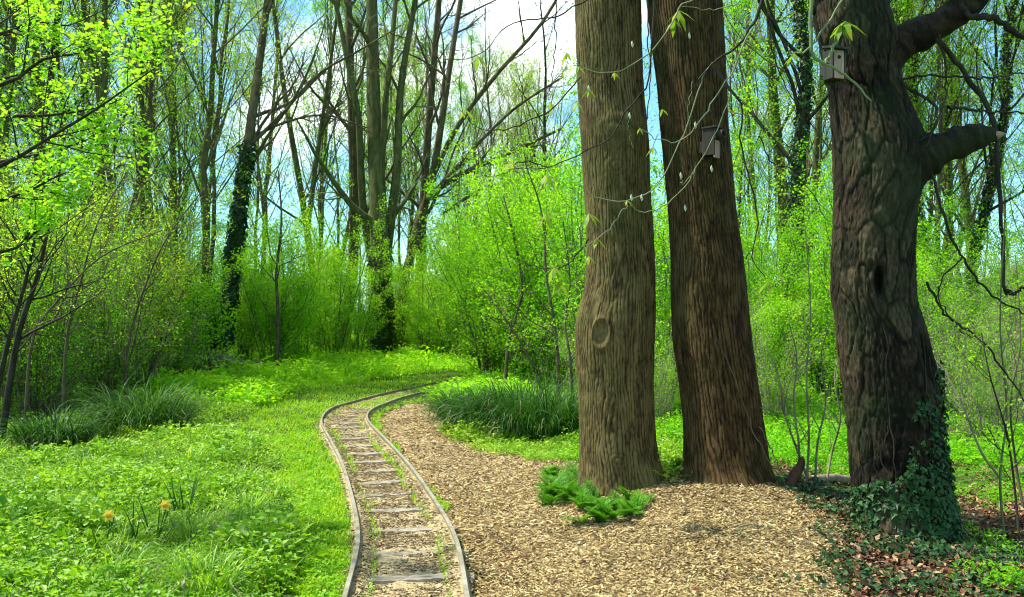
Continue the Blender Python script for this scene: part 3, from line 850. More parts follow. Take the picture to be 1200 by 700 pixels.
# ------------------------------------------------------------------ three big trunks
def big_trunk(rows, depth, zbase, style, seed, top=9.0, bumps=()):
    """rows: (py, left px, right px); returns local arrays around base centre"""
    rows = sorted(rows, key=lambda r: -r[0])
    zz, cc, rr = [], [], []
    for py, a, b in rows:
        l = P(a, py, depth); r = P(b, py, depth)
        zz.append(l[2]); cc.append((l[0] + r[0]) / 2); rr.append((r[0] - l[0]) / 2)
    zz = np.array(zz); cc = np.array(cc); rr = np.array(rr)
    zmin = zbase - .12
    zs = np.concatenate([np.arange(zmin, 4.6, .013), np.arange(4.6, top, .05)])
    cen = np.interp(zs, zz, cc); rad = np.interp(zs, zz, rr)
    hi = zs > zz[-1]
    sl = (cc[-1] - cc[-3]) / (zz[-1] - zz[-3])
    cen[hi] = cc[-1] + (zs[hi] - zz[-1]) * sl * .8
    rad[hi] = rr[-1] * (1 - .07 * (zs[hi] - zz[-1]))
    k = np.ones(9) / 9
    sm = lambda a: np.convolve(np.pad(a, 4, mode='edge'), k, 'valid')
    cen = sm(sm(cen)); rad = sm(sm(rad))
    lo = zs < zz[0]
    NS = 640
    th = np.linspace(0, 2 * PI, NS, endpoint=False)
    TH, ZZ = np.meshgrid(th, zs)
    U = TH / (2 * PI)
    r0 = rad[:, None] * np.ones_like(TH)
    # irregular section and root flare lobes
    r0 = r0 * (1 + .035 * fbm(U * 5, ZZ * .9, seed, 5, 2))
    flare = np.exp(-np.clip(ZZ - zbase, 0, 9) / .16)
    r0 = r0 * (1 + flare * (.17 * vnoise(U * 8, ZZ * .2, seed + 4, 8) + .05))
    if style == 'ridge':
        nu = 74
        w1 = fbm(U * 26, ZZ * 2.8, seed + 7, 26, 3) * 1.25 + .5 * fbm(U * 6, ZZ * .8, seed + 8, 6, 2)
        w2 = fbm(U * 26, ZZ * 3.2, seed + 17, 26, 3) * 1.25 + .5 * fbm(U * 6, ZZ * .8, seed + 18, 6, 2)
        ra = np.abs(np.sin(PI * (U * nu + w1))); rb = np.abs(np.sin(PI * (U * (nu - 13) + w2 + .3)))
        wm = np.clip(.5 + 1.6 * fbm(U * 18, ZZ * 3.5, seed + 5, 18, 2), 0, 1)
        rid = np.clip((ra * wm + rb * (1 - wm)) * 1.2 + .06, 0, 1) ** .7
        brk = fbm(U * 40, ZZ * 9, seed + 2, 40, 3)
        fine = fbm(U * 170, ZZ * 32, seed + 3, 150, 3)
        bk = np.clip(rid * (.70 + .55 * brk) + .30 * fine + .04, 0, 1)
        disp = (bk - .6) * .011
    else:
        # plates: cracked cells
        nu = 13
        wrp = .6 * fbm(U * 10, ZZ * 3, seed + 7, 10, 3)
        gxn = np.mod(U * nu + wrp, nu); gyn = ZZ * 3.6 + wrp * 1.3
        best = np.full(U.shape, 9.); sec = np.full(U.shape, 9.); idv = np.zeros(U.shape)
        ix = np.floor(gxn); iy = np.floor(gyn)
        for dx in (-1, 0, 1):
            for dy in (-1, 0, 1):
                cx_ = ix + dx; cy_ = iy + dy
                jx = _hash(np.mod(cx_, nu), cy_, seed + 21); jy = _hash(np.mod(cx_, nu), cy_, seed + 22)
                d = np.hypot(cx_ + jx - gxn, (cy_ + jy - gyn) * .75)
                hv = _hash(np.mod(cx_, nu), cy_, seed + 23)
                nb_ = d < best
                sec = np.where(nb_, best, np.minimum(sec, d))
                idv = np.where(nb_, hv, idv)
                best = np.where(nb_, d, best)
        crack = np.clip((sec - best) * 7, 0, 1)
        fine = fbm(U * 120, ZZ * 22, seed + 3, 120, 3)
        big = fbm(U * 6, ZZ * 1.6, seed + 9, 6, 3)
        bk = np.clip(.14 + crack * (.12 + .42 * idv) + .34 * fine + .30 * big, 0, 1)
        disp = (crack * (.3 + idv * .8) - .6) * .013 + fine * .010 + big * .02
    for (kpx, kpy, w, h, amp, mode) in bumps:
        c = P(kpx, kpy, depth)
        ci = np.interp(c[2], zs, cen); ri = np.interp(c[2], zs, rad)
        s = np.clip((c[0] - ci) / ri, -.98, .98)
        t0 = math.acos(s)            # angle measured from +x, visible side is -y
        t0 = 2 * PI - t0
        ww = w / F * depth / ri; hh = h / F * depth
        dth = (TH - t0 + PI) % (2 * PI) - PI
        e = (dth / ww) ** 2 + ((ZZ - c[2]) / hh) ** 2
        g = np.exp(-e)
        if mode == 'scar':           # smooth oval of healed wood with a collar
            col = np.exp(-((np.sqrt(e) - 1.05) / .22) ** 2)
            disp = disp * (1 - g) + amp * (col - .7 * np.exp(-e * 1.6))
            bk = bk * (1 - np.exp(-e ** 2)) + .95 * np.exp(-e ** 2) * (.8 + .2 * vnoise(U * 90, ZZ * 60, 4, 90))
        elif mode == 'swirl':
            sw = .5 + .5 * np.sin(np.sqrt(e) * 11 + fbm(U * 20, ZZ * 8, 3, 20) * 2.5)
            disp = disp * (1 - .7 * g) + amp * g + .007 * g * sw
            bk = bk * (1 - .6 * g) + .6 * g * (.35 + .4 * sw)
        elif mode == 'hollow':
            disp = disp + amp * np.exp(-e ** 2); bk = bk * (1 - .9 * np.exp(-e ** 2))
        else:
            disp = disp + amp * g
    r = r0 + disp
    Xv = cen[:, None] + r * np.cos(TH); Yv = depth + .35 * rr[0] * 0 + r * np.sin(TH)
    V = np.stack([Xv, Yv, ZZ], -1)
    idx = np.arange(V.shape[0] * NS).reshape(V.shape[0], NS)
    nx = np.roll(idx, -1, 1)
    q = np.stack([idx[:-1], nx[:-1], nx[1:], idx[1:]], -1).reshape(-1, 4)
    return V.reshape(-1, 3), q, bk.ravel(), (np.interp(zbase, zs, cen), zs, cen, rad)

def limb(rng, pts, r0, r1, n=40, lump=.12, sides=18, seed=0):
    p = smooth_path(pts, n)
    if r0 < .03:
        tt = np.arange(n) * .8 + seed * 3.7
        p = p + np.stack([vnoise(tt, tt * 0, seed + 5), vnoise(tt, tt * 0, seed + 6), vnoise(tt, tt * 0, seed + 7)], 1) * .011
    R = np.linspace(r0, r1, n) * (1 + lump * vnoise(np.arange(n) * .35, np.zeros(n), seed))
    v, q = tubes(p[None], R[None], sides)
    v = v + (vnoise(v[:, 0] * 30, v[:, 2] * 30 + v[:, 1] * 17, seed)[:, None]) * norm(v - np.repeat(p, sides, 0)) * R.mean() * .10
    return v, q, p
def shift(v, loc): return np.asarray(v) - np.asarray(loc)[None]

def crown_above(rng, top, r, H=9, seed=0, nl=5):
    """bare crown high above the picture"""
    base = np.array(top)
    pts = []
    for k in range(nl):
        a = k * 2 * PI / nl + rng.normal() * .3
        d = np.array([math.cos(a) * .5, math.sin(a) * .5, 1.0])
        p = [base]
        for j in range(6):
            d = d / np.linalg.norm(d) + rng.normal(size=3) * .12 + np.array([0, 0, .05])
            p.append(p[-1] + d / np.linalg.norm(d) * H / 6)
        pts.append(smooth_path(p, 10))
    P0 = np.array(pts); R0 = np.linspace(r * .55, r * .1, 10)[None].repeat(nl, 0)
    P1, R1 = spawn(rng, P0, R0, 6, .2, .95, 50, .5, 7, .5, .15, .08)
    P2, R2 = spawn(rng, P1, R1, 5, .2, 1, 45, .5, 5, .5, .2, .05)
    return [(P0, R0, 8), (P1, R1, 5), (P2, R2, 3)]

t1_rows = [(0, 674, 751), (50, 675, 752), (100, 677, 754), (150, 680, 759), (175, 682, 761), (225, 685, 762), (275, 688, 765), (325, 687, 767), (350, 682, 767),
           (375, 675, 767), (400, 673, 766), (425, 675, 766), (450, 677, 765), (500, 679, 767), (525, 679, 769), (550, 680, 774), (570, 679, 780), (582, 676, 785)]
t2_rows = [(0, 759, 845), (100, 771, 850), (150, 775, 852), (200, 779, 857), (250, 784, 862), (300, 787, 870), (350, 787, 875), (400, 789, 880), (450, 797, 887),
           (500, 802, 895), (540, 804, 902), (560, 806, 912), (570, 803, 922)]
t3_rows = [(0, 953, 1036), (50, 962, 1042), (100, 971, 1052), (150, 977, 1072), (175, 979, 1080), (200, 980, 1081), (250, 980, 1072), (300, 977, 1069), (350, 977, 1070),
           (375, 982, 1077), (400, 985, 1085), (425, 987, 1091), (450, 991, 1096), (500, 995, 1098), (550, 999, 1104), (600, 1000, 1112), (635, 1000, 1120)]
def base_depth(px, py):
    g = G(px, py); return g[1], g[2]
BIG = []
for (rows, kpx, kpy, style, seed, mat, nm, label, bumps) in (
    (t1_rows, 730, 580, 'ridge', 101, 'bark1', 'large_tree', 'large grey brown furrowed tree with a pale oval scar, left of the three big trunks', [(719, 160, 26, 26, .035, 'swirl'), (718, 200, 14, 12, .012, 'swirl'), (700, 390, 10, 16, .022, 'scar'), (720, 533, 12, 9, .008, 'swirl'), (706, 572, 10, 10, .03, 'bump')]),
    (t2_rows, 860, 569, 'ridge', 202, 'bark2', 'large_tree', 'large reddish brown furrowed tree trunk leaning slightly left, middle of the three big trunks', [(800, 330, 14, 40, .02, 'bump')]),
    (t3_rows, 1055, 632, 'plate', 303, 'bark3', 'large_tree', 'dark flaky barked tree with a broken side limb and ivy round its foot', [(1012, 330, 5, 17, -.10, 'hollow'), (1072, 420, 10, 26, -.06, 'hollow'), (1045, 235, 26, 34, .03, 'swirl'), (1075, 185, 30, 30, .05, 'bump'), (1030, 50, 30, 30, .04, 'bump')]),
):
    gd, gz = base_depth(kpx, kpy)
    dep = gd + .30
    V, q, bk, info = big_trunk(rows, dep, gz, style, seed, bumps=bumps)
    loc = (info[0], dep, float(hgt(info[0], dep)))
    t = thing(nm, label, 'tree', loc)
    if len(BIG) == 2:
        t.name = 'large_tree'
    link('trunk', MB().add(shift(V, loc), q).mesh('trunk', M[mat], True, {'bk': bk}), t)
    cr_ = MB()
    rg = np.random.default_rng(seed)
    nt_ = 3 if len(BIG) == 0 else 3
    for pp, rr_, sd in crown_above(rg, (info[2][-1], dep, 8.95), info[3][-1] * 1.1, nl=4):
        v, f = tubes(pp, rr_, sd); cr_.add(shift(v, loc), f)
    link('crown', cr_.mesh('crown', M['bark_dark'], True), t)
    BIG.append((t, dep, loc, info))
    print(nm, dep, loc)
T1, T2, T3 = BIG

# limbs of the right tree
d3 = T3[1]; loc3 = T3[2]
def P3(px, py, dd=0.0): return P(px, py, d3 + dd)
def add_limb(T, pts, r0, r1, mat, name='limb', n=40, sides=18, seed=1, lump=.12, label=None):
    v, q, p = limb(None, pts, r0, r1, n, lump, sides, seed)
    mb = MB().add(shift(v, T[2]), q)
    # close the far end
    k = len(v)
    tipc = v[-sides:].mean(0) + (p[-1] - p[-2]) * .4
    mb.add(np.vstack([shift(v[-sides:], T[2]), shift(tipc[None], T[2])]), np.array([[i, (i + 1) % sides, sides] for i in range(sides)]))
    bk = np.clip(.35 + .35 * fbm(np.arange(k) * .37, np.zeros(k), seed), 0, 1)
    o = link(name, mb.mesh(name, mat, True, {'bk': np.r_[bk, np.full(sides + 1, .3)]}), T[0])
    if label: o['label'] = label
    return p
px2m3 = d3 / F
add_limb(T3, [P3(1010, 95, -.02), P3(1035, 70, -.06), P3(1062, 48, -.1), P3(1090, 34, -.15), P3(1120, 15, -.2), P3(1150, -12, -.25), P3(1190, -60, -.3), P3(1230, -140, -.3)], 24 * px2m3, 11 * px2m3, M['bark3'], seed=3)
add_limb(T3, [P3(1040, 215, 0), P3(1062, 195, -.08), P3(1085, 182, -.12), P3(1110, 172, -.16), P3(1135, 163, -.2), P3(1155, 160, -.22), P3(1168, 162, -.24)], 34 * px2m3, 6 * px2m3, M['bark3'], seed=9, lump=.13, label='short broken side limb with a splintered end')
add_limb(T3, [P3(1160, 161, -.23), P3(1172, 158, -.24), P3(1178, 157, -.25)], 6 * px2m3, .7 * px2m3, plain('split wood', (.30, .20, .11)), 'splintered_end', n=8, sides=8, lump=.4, seed=4)
lianas = [([(1085, 38), (1105, 52), (1125, 78), (1148, 112), (1165, 152), (1171, 215), (1175, 280), (1178, 345)], 3.3, 2.0),
          ([(1178, 340), (1190, 344), (1205, 330)], 2.2, 1.2),
          ([(1052, 90), (1068, 106), (1085, 116), (1095, 122), (1098, 140), (1088, 165), (1080, 180)], 2.2, 1.2),
          ([(1120, -20), (1135, 18), (1165, 22), (1195, 42), (1230, 60)], 4.5, 2.5),
          ([(1055, 92), (1100, 88), (1150, 92), (1210, 84)], 1.6, .8),
          ([(1092, 200), (1105, 255), (1128, 300), (1160, 345), (1210, 372)], 1.7, 1.0),
          ([(1110, 125), (1150, 130), (1210, 133)], 1.8, .9),
          ([(1100, 40), (1110, 90), (1095, 150), (1075, 165)], 1.3, .8),
          ([(1086, 330), (1110, 370), (1150, 400), (1180, 440), (1200, 470)], 1.5, .9),
          ([(1128, 300), (1100, 340), (1120, 380), (1138, 395)], 1.0, .6)]
for k, (pl, a, b) in enumerate(lianas):
    add_limb(T3, [P3(x_, y_, -.2 - .03 * (k % 5)) for x_, y_ in pl], a * px2m3, b * px2m3, M['bark_dark'], 'hanging_stem', n=36, sides=7, seed=20 + k, lump=.15)

# pale drooping twigs of a chestnut crown hanging in front of the middle trunks (grow from middle tree, above the picture)
tw = [([(930, -120), (912, -50), (895, 0), (882, 30), (865, 52), (835, 75), (820, 92)], 3.4, 1.6, 'd'),
      ([(905, -40), (867, 2), (835, 11), (800, 8)], 1.5, .8, 'p'),
      ([(905, -60), (860, -20), (805, 2), (792, 20), (775, 47), (750, 70), (720, 85), (695, 85), (675, 75)], 1.8, .9, 'p'),
      ([(882, 30), (855, 87), (835, 120), (815, 150), (795, 165), (770, 163), (750, 150)], 1.7, .9, 'p'),
      ([(835, 75), (820, 100), (805, 150), (785, 190), (765, 220), (735, 235), (700, 230), (675, 215)], 1.6, .9, 'p'),
      ([(865, 90), (840, 150), (815, 200), (780, 240), (750, 248), (735, 236)], 1.3, .8, 'g'),
      ([(735, 240), (715, 268), (688, 286), (660, 290)], 1.0, .6, 'p'),
      ([(768, -60), (765, 40), (760, 95), (735, 130), (715, 160), (680, 180), (640, 195), (598, 198)], 1.5, .8, 'd'),
      ([(690, 280), (668, 308), (640, 315), (600, 302)], 1.3, .7, 'd'),
      ([(835, 75), (852, 102), (870, 125), (868, 165), (880, 210), (887, 260), (882, 300), (895, 325)], 2.0, .8, 'd'),
      ([(735, 130), (737, 150), (742, 175)], 1.0, .6, 'g'),
      ([(815, 200), (800, 215), (798, 205)], .9, .6, 'g'),
      ([(760, -80), (758, 20), (762, 90), (756, 150)], 1.3, .8, 'd'),
      ([(650, -80), (651, 30), (648, 80), (641, 118)], 1.1, .6, 'd'),
      ([(760, -60), (700, -10), (650, 20), (600, 28), (560, 66), (520, 70)], 1.4, .7, 'd'),
      ([(680, 90), (650, 125), (600, 150), (560, 150), (540, 128)], 1.2, .6, 'd'),
      ([(640, 195), (610, 190), (590, 205), (560, 208)], 1.0, .5, 'd'),
      ([(890, 160), (905, 190), (930, 200), (960, 240), (975, 290)], 1.1, .6, 'd'),
      ([(895, -20), (905, 60), (925, 110), (950, 135), (975, 140)], 1.2, .6, 'd'),
      ([(812, 95), (806, 130), (810, 150)], .8, .5, 'g')]
M['tw_p'] = plain('pale grey green twig bark', (.20, .22, .12), sc=12.0, bump=0)
M['tw_g'] = plain('green twig bark', (.17, .22, .09), sc=12.0, bump=0)
tips = []
twd = T2[1] - .9
for k, (pl, a, b, c) in enumerate(tw):
    dd = twd - .12 * (k % 4)
    pts = [P(x_, y_, dd) for x_, y_ in pl]
    add_limb(T2, pts, a * dd / F * (.8 if c == 'd' else .55), b * dd / F * .6, {'d': M['bark_dark'], 'p': M['tw_p'], 'g': M['tw_g']}[c], 'drooping_twig', n=30, sides=6, seed=60 + k, lump=.1)
    tips.append(pts[-1])
# top left of right tree: pale green twig in front of nest box
for k, pl in enumerate([[(953, -40), (951, 20), (950, 58), (960, 72), (978, 80), (996, 92), (1020, 117)], [(968, 76), (976, 58), (984, 40), (990, 26)], [(1000, -20), (950, 55), (925, 62)]]):
    add_limb(T3, [P(x_, y_, d3 - .62) for x_, y_ in pl], (2.4 - .6 * k) * px2m3, 1.0 * px2m3, M['tw_g'], 'drooping_twig', n=26, sides=7, seed=90 + k, lump=.1)

# young chestnut leaves at tips
def chestnut_leaf(rng, c, size, droop=.6):
    V = []; Q = []; n = 0
    for a in np.linspace(0, 2 * PI, 6)[:-1] + rng.uniform(0, 1):
        d = np.array([math.cos(a), math.sin(a) * .8, -droop + rng.normal() * .2]); d /= np.linalg.norm(d)
        s = np.cross(d, [0, 0, 1.0]); s /= np.linalg.norm(s)
        L = size * rng.uniform(.7, 1.1)
        for (t0, w0, t1, w1) in ((0, .03, .55, .17), (.55, .17, 1.0, .01)):
            p0 = c + d * L * t0 - np.array([0, 0, L * .3 * t0 ** 2]); p1 = c + d * L * t1 - np.array([0, 0, L * .3 * t1 ** 2])
            V += [p0 - s * w0 * L, p0 + s * w0 * L, p1 + s * w1 * L, p1 - s * w1 * L]
            Q.append([n, n + 1, n + 2, n + 3]); n += 4
    return np.array(V), np.array(Q)
rg = np.random.default_rng(5)
mb = MB()
for (x_, y_, s_) in [(795, 12, .13), (790, 22, .1), (720, 85, .05), (678, 78, .06), (690, 105, .07), (676, 120, .08), (735, 235, .05), (750, 150, .04), (776, 128, .06), (560, 66, .1), (545, 128, .09),
                     (588, 148, .07), (640, 205, .1), (700, 280, .08), (650, 312, .11), (640, 250, .12), (690, 250, .1), (765, 172, .07), (900, 330, .09), (645, 120, .08), (655, 330, .11), (600, 190, .1), (664, 62, .08), (690, 300, .07)]:
    v, q = chestnut_leaf(rg, P(x_, y_, twd - .1), s_ * 1.1, .8)
    link('young_leaf', MB().add(shift(v, T2[2]), q, rg.uniform(.2, 1, len(q))).mesh('young_leaf', M['chestnut']), T2[0])
# pale opening buds
bud = plain('pale downy bud', (.55, .55, .36), sc=40.0)
for (x_, y_) in [(741, 52), (690, 104), (815, 147), (808, 42), (740, 232), (803, 244), (798, 206), (834, 198), (738, 136), (752, 232)]:
    c = P(x_, y_, twd - .15)
    p = np.array([c + np.array([0, 0, -.025]), c + np.array([.002, 0, -.012]), c, c + np.array([-.003, 0, .014]), c + np.array([0, 0, .026])])
    v, q = tubes(p[None], np.array([[.001, .008, .0095, .006, .001]]), 7)
    link('bud', MB().add(shift(v, T2[2]), q).mesh('bud', bud, True), T2[0])
mb = MB()
for (x_, y_, s_) in [(990, 25, .15), (985, 30, .12), (930, 62, .09), (925, 70, .06)]:
    v, q = chestnut_leaf(rg, P(x_, y_, d3 - .63), s_, .5)
    link('young_leaf', MB().add(shift(v, T3[2]), q, rg.uniform(.2, 1, len(q))).mesh('young_leaf', M['chestnut']), T3[0])

# ------------------------------------------------------------------ nest boxes
def place(v, rz, loc, tilt=0):
    c, s = math.cos(rz), math.sin(rz)
    v = np.asarray(v, float)
    if tilt:
        ct, st = math.cos(tilt), math.sin(tilt)
        v = np.stack([v[:, 0] * ct + v[:, 2] * st, v[:, 1], -v[:, 0] * st + v[:, 2] * ct], 1)
    return np.stack([v[:, 0] * c - v[:, 1] * s + loc[0], v[:, 0] * s + v[:, 1] * c + loc[1], v[:, 2] + loc[2]], 1)
def boxv(x0, x1, y0, y1, z0, z1):
    v = np.array([(x, y, z) for z in (z0, z1) for y in (y0, y1) for x in (x0, x1)], float)
    f = np.array([[0, 2, 3, 1], [4, 5, 7, 6], [0, 1, 5, 4], [2, 6, 7, 3], [0, 4, 6, 2], [1, 3, 7, 5]])
    return v, f
def part(name, vf, mat, parent, smooth=False, bev=0.003):
    o = link(name, MB().add(*vf).mesh(name, mat, smooth), parent)
    if bev:
        m = o.modifiers.new('bevel', 'BEVEL'); m.width = bev; m.segments = 2; m.limit_method = 'ANGLE'
    return o
def disc_tube(c, axis_, r_out, r_in, L, n=20):
    axis_ = np.array(axis_, float); axis_ /= np.linalg.norm(axis_)
    ref = np.array([0, 0, 1.]); u_ = np.cross(axis_, ref); u_ /= np.linalg.norm(u_); w_ = np.cross(axis_, u_)
    a = np.arange(n) / n * 2 * PI
    ring = lambda r, t: np.array(c) + axis_ * t + r * (np.cos(a)[:, None] * u_ + np.sin(a)[:, None] * w_)
    v = np.vstack([ring(r_out, 0), ring(r_out, L), ring(r_in, L), ring(r_in, 0)])
    idx = np.arange(4 * n).reshape(4, n); nx_ = np.roll(idx, -1, 1)
    f = np.stack([idx, nx_, np.roll(nx_, -1, 0), np.roll(idx, -1, 0)], -1).reshape(-1, 4)
    return v, f
pink = wood_mat('pinkish timber', [(.34, .20, .15), (.50, .32, .25), (.60, .42, .34)], scale=(20, 20, 2), noise=1.5, bump=.2)
grey = wood_mat('grey green weathered board', [(.02, .022, .018), (.04, .045, .035), (.075, .08, .06)], scale=(20, 20, 2), noise=1.5, bump=.3)
slate = wood_mat('dark slate coloured board', [(.022, .019, .014), (.04, .035, .026), (.065, .058, .045)], scale=(15, 15, 2), noise=1.5, bump=.2)
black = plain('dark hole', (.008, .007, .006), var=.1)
# local frame of box: front faces -y
c1 = P(984, 92, d3 - .37)
b1 = thing('nest_box', 'pinkish wooden nest box with a mossy roof fixed high on the dark right tree', 'nest box', c1, rz=math.radians(22))
W_, D_, H_ = .088, .095, .20
part('side_panel', boxv(-W_ / 2 - .014, -W_ / 2, 0, D_, 0, H_), grey, b1)
part('side_panel', boxv(W_ / 2, W_ / 2 + .014, 0, D_, 0, H_), grey, b1)
fp1 = part('front_panel', boxv(-W_ / 2 + .001, W_ / 2 - .001, .004, .018, .002, H_ - .002), pink, b1)
part('back_board', boxv(-W_ / 2 - .006, W_ / 2 + .012, D_ + .001, D_ + .016, -.02, H_ + .02), grey, b1)
part('floor_panel', boxv(-W_ / 2 + .001, W_ / 2 - .001, .02, D_ - .002, .004, .018), grey, b1)
v, f = boxv(-W_ / 2 - .022, W_ / 2 + .022, -.03, D_, H_ + .002, H_ + .018)
v[:, 2] += (v[:, 1]) * .25
part('roof', (v, f), grey, b1)
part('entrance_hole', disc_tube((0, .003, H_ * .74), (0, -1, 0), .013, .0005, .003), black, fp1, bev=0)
# clamp board so the box is fixed to the trunk
part('mounting_batten', boxv(.0, .035, D_ + .016, D_ + .10, .06, .13), grey, b1)
# second box: seen side-on, opening to the right
d2 = T2[1]
c2 = P(841, 185, d2 - .40)
b2 = thing('nest_box', 'small dark nest box with a round entrance tube on the middle reddish tree', 'nest box', c2, rz=math.radians(48))
W_, D_, H_ = .080, .10, .23
part('side_panel', boxv(-W_ / 2 - .012, -W_ / 2, 0, D_, .02, H_), slate, b2)
part('side_panel', boxv(W_ / 2, W_ / 2 + .012, 0, D_, .02, H_), slate, b2)
part('front_panel', boxv(-W_ / 2 + .001, W_ / 2 - .001, .003, .017, 0, H_ - .09), pink, b2)
part('front_cover', boxv(-W_ / 2 - .014, W_ / 2 + .014, -.012, .002, H_ - .088, H_ - .002), slate, b2)
part('roof', boxv(-W_ / 2 - .02, W_ / 2 + .02, -.02, D_ + .01, H_ + .001, H_ + .016), slate, b2)
part('back_board', boxv(-W_ / 2 - .003, W_ / 2 + .003, D_ + .001, D_ + .014, -.01, H_ - .001), slate, b2)
et = part('entrance_tube', disc_tube((0, -.012, H_ - .05), (0, -1, 0), .036, .024, .045, 24), slate, b2)
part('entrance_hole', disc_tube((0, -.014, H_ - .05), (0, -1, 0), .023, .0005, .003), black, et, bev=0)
part('mounting_batten', boxv(-.02, .02, D_ + .014, D_ + .05, .05, .14), slate, b2)

# ------------------------------------------------------------------ ivy
def ivy_leaf():
    v = np.array([(0, 0, 0), (.46, .12, .05), (.22, .45, .04), (0, 1, -.08), (-.22, .45, .04), (-.46, .12, .05)], float)
    f = np.array([[0, 1, 2, 3], [0, 3, 4, 5]])
    return v, f
def ivy_at(rng, pos, nrm, size):
    n = len(pos)
    v, f = ivy_leaf()
    nz = norm(nrm + rng.normal(size=(n, 3)) * .45)
    d = rng.normal(size=(n, 3)) + np.array([0, 0, -.8])
    d = norm(d - (d * nz).sum(-1, keepdims=True) * nz)
    s = np.cross(d, nz)
    L = (size * rng.uniform(.6, 1.3, n))[:, None, None]
    V = pos[:, None, :] + L * (v[None, :, 0:1] * s[:, None] + (v[None, :, 1:2]) * d[:, None] + v[None, :, 2:3] * nz[:, None])
    Fq = (f[None] + (np.arange(n) * 6)[:, None, None]).reshape(-1, 4)
    return V.reshape(-1, 3), Fq, np.repeat(rng.uniform(0, 1, n), 2)
rg = np.random.default_rng(44)
zs3, cen3, rad3 = T3[3][1:]
iv = thing('ivy', 'dark glossy ivy climbing the foot of the right tree', 'ivy', (loc3[0], loc3[1], loc3[2]))
n = 4200
th = rg.uniform(PI, 2 * PI + .9, n); z = loc3[2] + rg.beta(1.0, 1.7, n) * 1.55
# keep: denser lower down and right side
sx = np.cos(th)
lim = loc3[2] + .30 + 1.05 * (1 / (1 + np.exp(-(sx - .15) * 3))) * (1 + .35 * vnoise(th * 4, z * 2, 4))
k = (z < lim) & (rg.uniform(size=n) < np.clip(.9 + .9 * vnoise(th * 5, z * 5, 9) - .35 * (z - loc3[2]), .05, 1))
th, z = th[k], z[k]
r_ = np.interp(z, zs3, rad3) + rg.uniform(.004, .035, len(z))
pos = np.stack([np.interp(z, zs3, cen3) + r_ * np.cos(th), d3 + r_ * np.sin(th), z], 1)
nrm = np.stack([np.cos(th), np.sin(th), np.full(len(th), .5)], 1)
V, Q, R = ivy_at(rg, pos, nrm, .045)
link('ivy_leaves', MB().add(shift(V, loc3), Q, R).mesh('ivy_leaves', M['ivy']), iv)
st = MB()
for k in range(7):
    a0 = rg.uniform(PI * 1.1, 2 * PI + .3); zz = np.linspace(loc3[2] - .02, loc3[2] + rg.uniform(.5, 1.5), 20)
    aa = a0 + np.cumsum(rg.normal(size=20) * .05)
    rr_ = np.interp(zz, zs3, rad3) + .006
    p = np.stack([np.interp(zz, zs3, cen3) + rr_ * np.cos(aa), d3 + rr_ * np.sin(aa), zz], 1)
    v, q = tubes(p[None], np.full((1, 20), .0045), 5); st.add(shift(v, loc3), q)
link('stem', st.mesh('stem', M['bark_dark'], True), iv)
# ground ivy
def patch_pts(rng, blobs, n):
    """blobs: (px, py, rx, ry metres, weight)"""
    out = []
    W = np.array([b[4] for b in blobs], float); W /= W.sum()
    for (px_, py_, rx, ry, w), ww in zip(blobs, W):
        g = G(px_, py_); m = int(n * ww)
        a = rng.uniform(0, 2 * PI, m); r = np.sqrt(rng.uniform(0, 1, m)) * (1 + .35 * vnoise(a * 2, np.full(m, px_), 3))
        out.append(np.stack([g[0] + rx * r * np.cos(a), g[1] + ry * r * np.sin(a)], 1))
    return np.vstack(out)
xy = patch_pts(rg, [(1030, 635, .5, .35, 2.6), (985, 600, .35, .3, 2.2), (955, 575, .28, .35, 2), (1110, 655, .6, .30, 3), (1180, 655, .5, .35, 2.4), (1080, 690, .9, .22, 2.6), (990, 668, .16, .2, .8), (1150, 700, .6, .35, 1.5), (1085, 620, .5, .4, 2), (930, 570, .2, .2, .8)], 3000)
pos = np.stack([xy[:, 0], xy[:, 1], ground_z(xy[:, 0], xy[:, 1]) + rg.uniform(.01, .07, len(xy))], 1)
V, Q, R = ivy_at(rg, pos, np.array([[0, -.25, 1.]]), .04)
tag(link('ground_ivy', MB().add(V, Q, R).mesh('ground_ivy', M['ivy'])), 'dark ivy creeping over the soil around the right tree', 'ivy', kind='stuff')
# green herbs among the litter at right
xy = patch_pts(rg, [(1160, 690, .5, .3, .6), (1150, 560, .9, .7, 3), (1120, 590, .7, .5, 1), (1010, 560, .6, .5, 1), (1180, 640, .4, .3, .6)], 620)
herb_field(rg, xy[:, 0], xy[:, 1], 'low_herbs', M['green'], 'small green herbs among the dead leaves beside the right tree', .8)

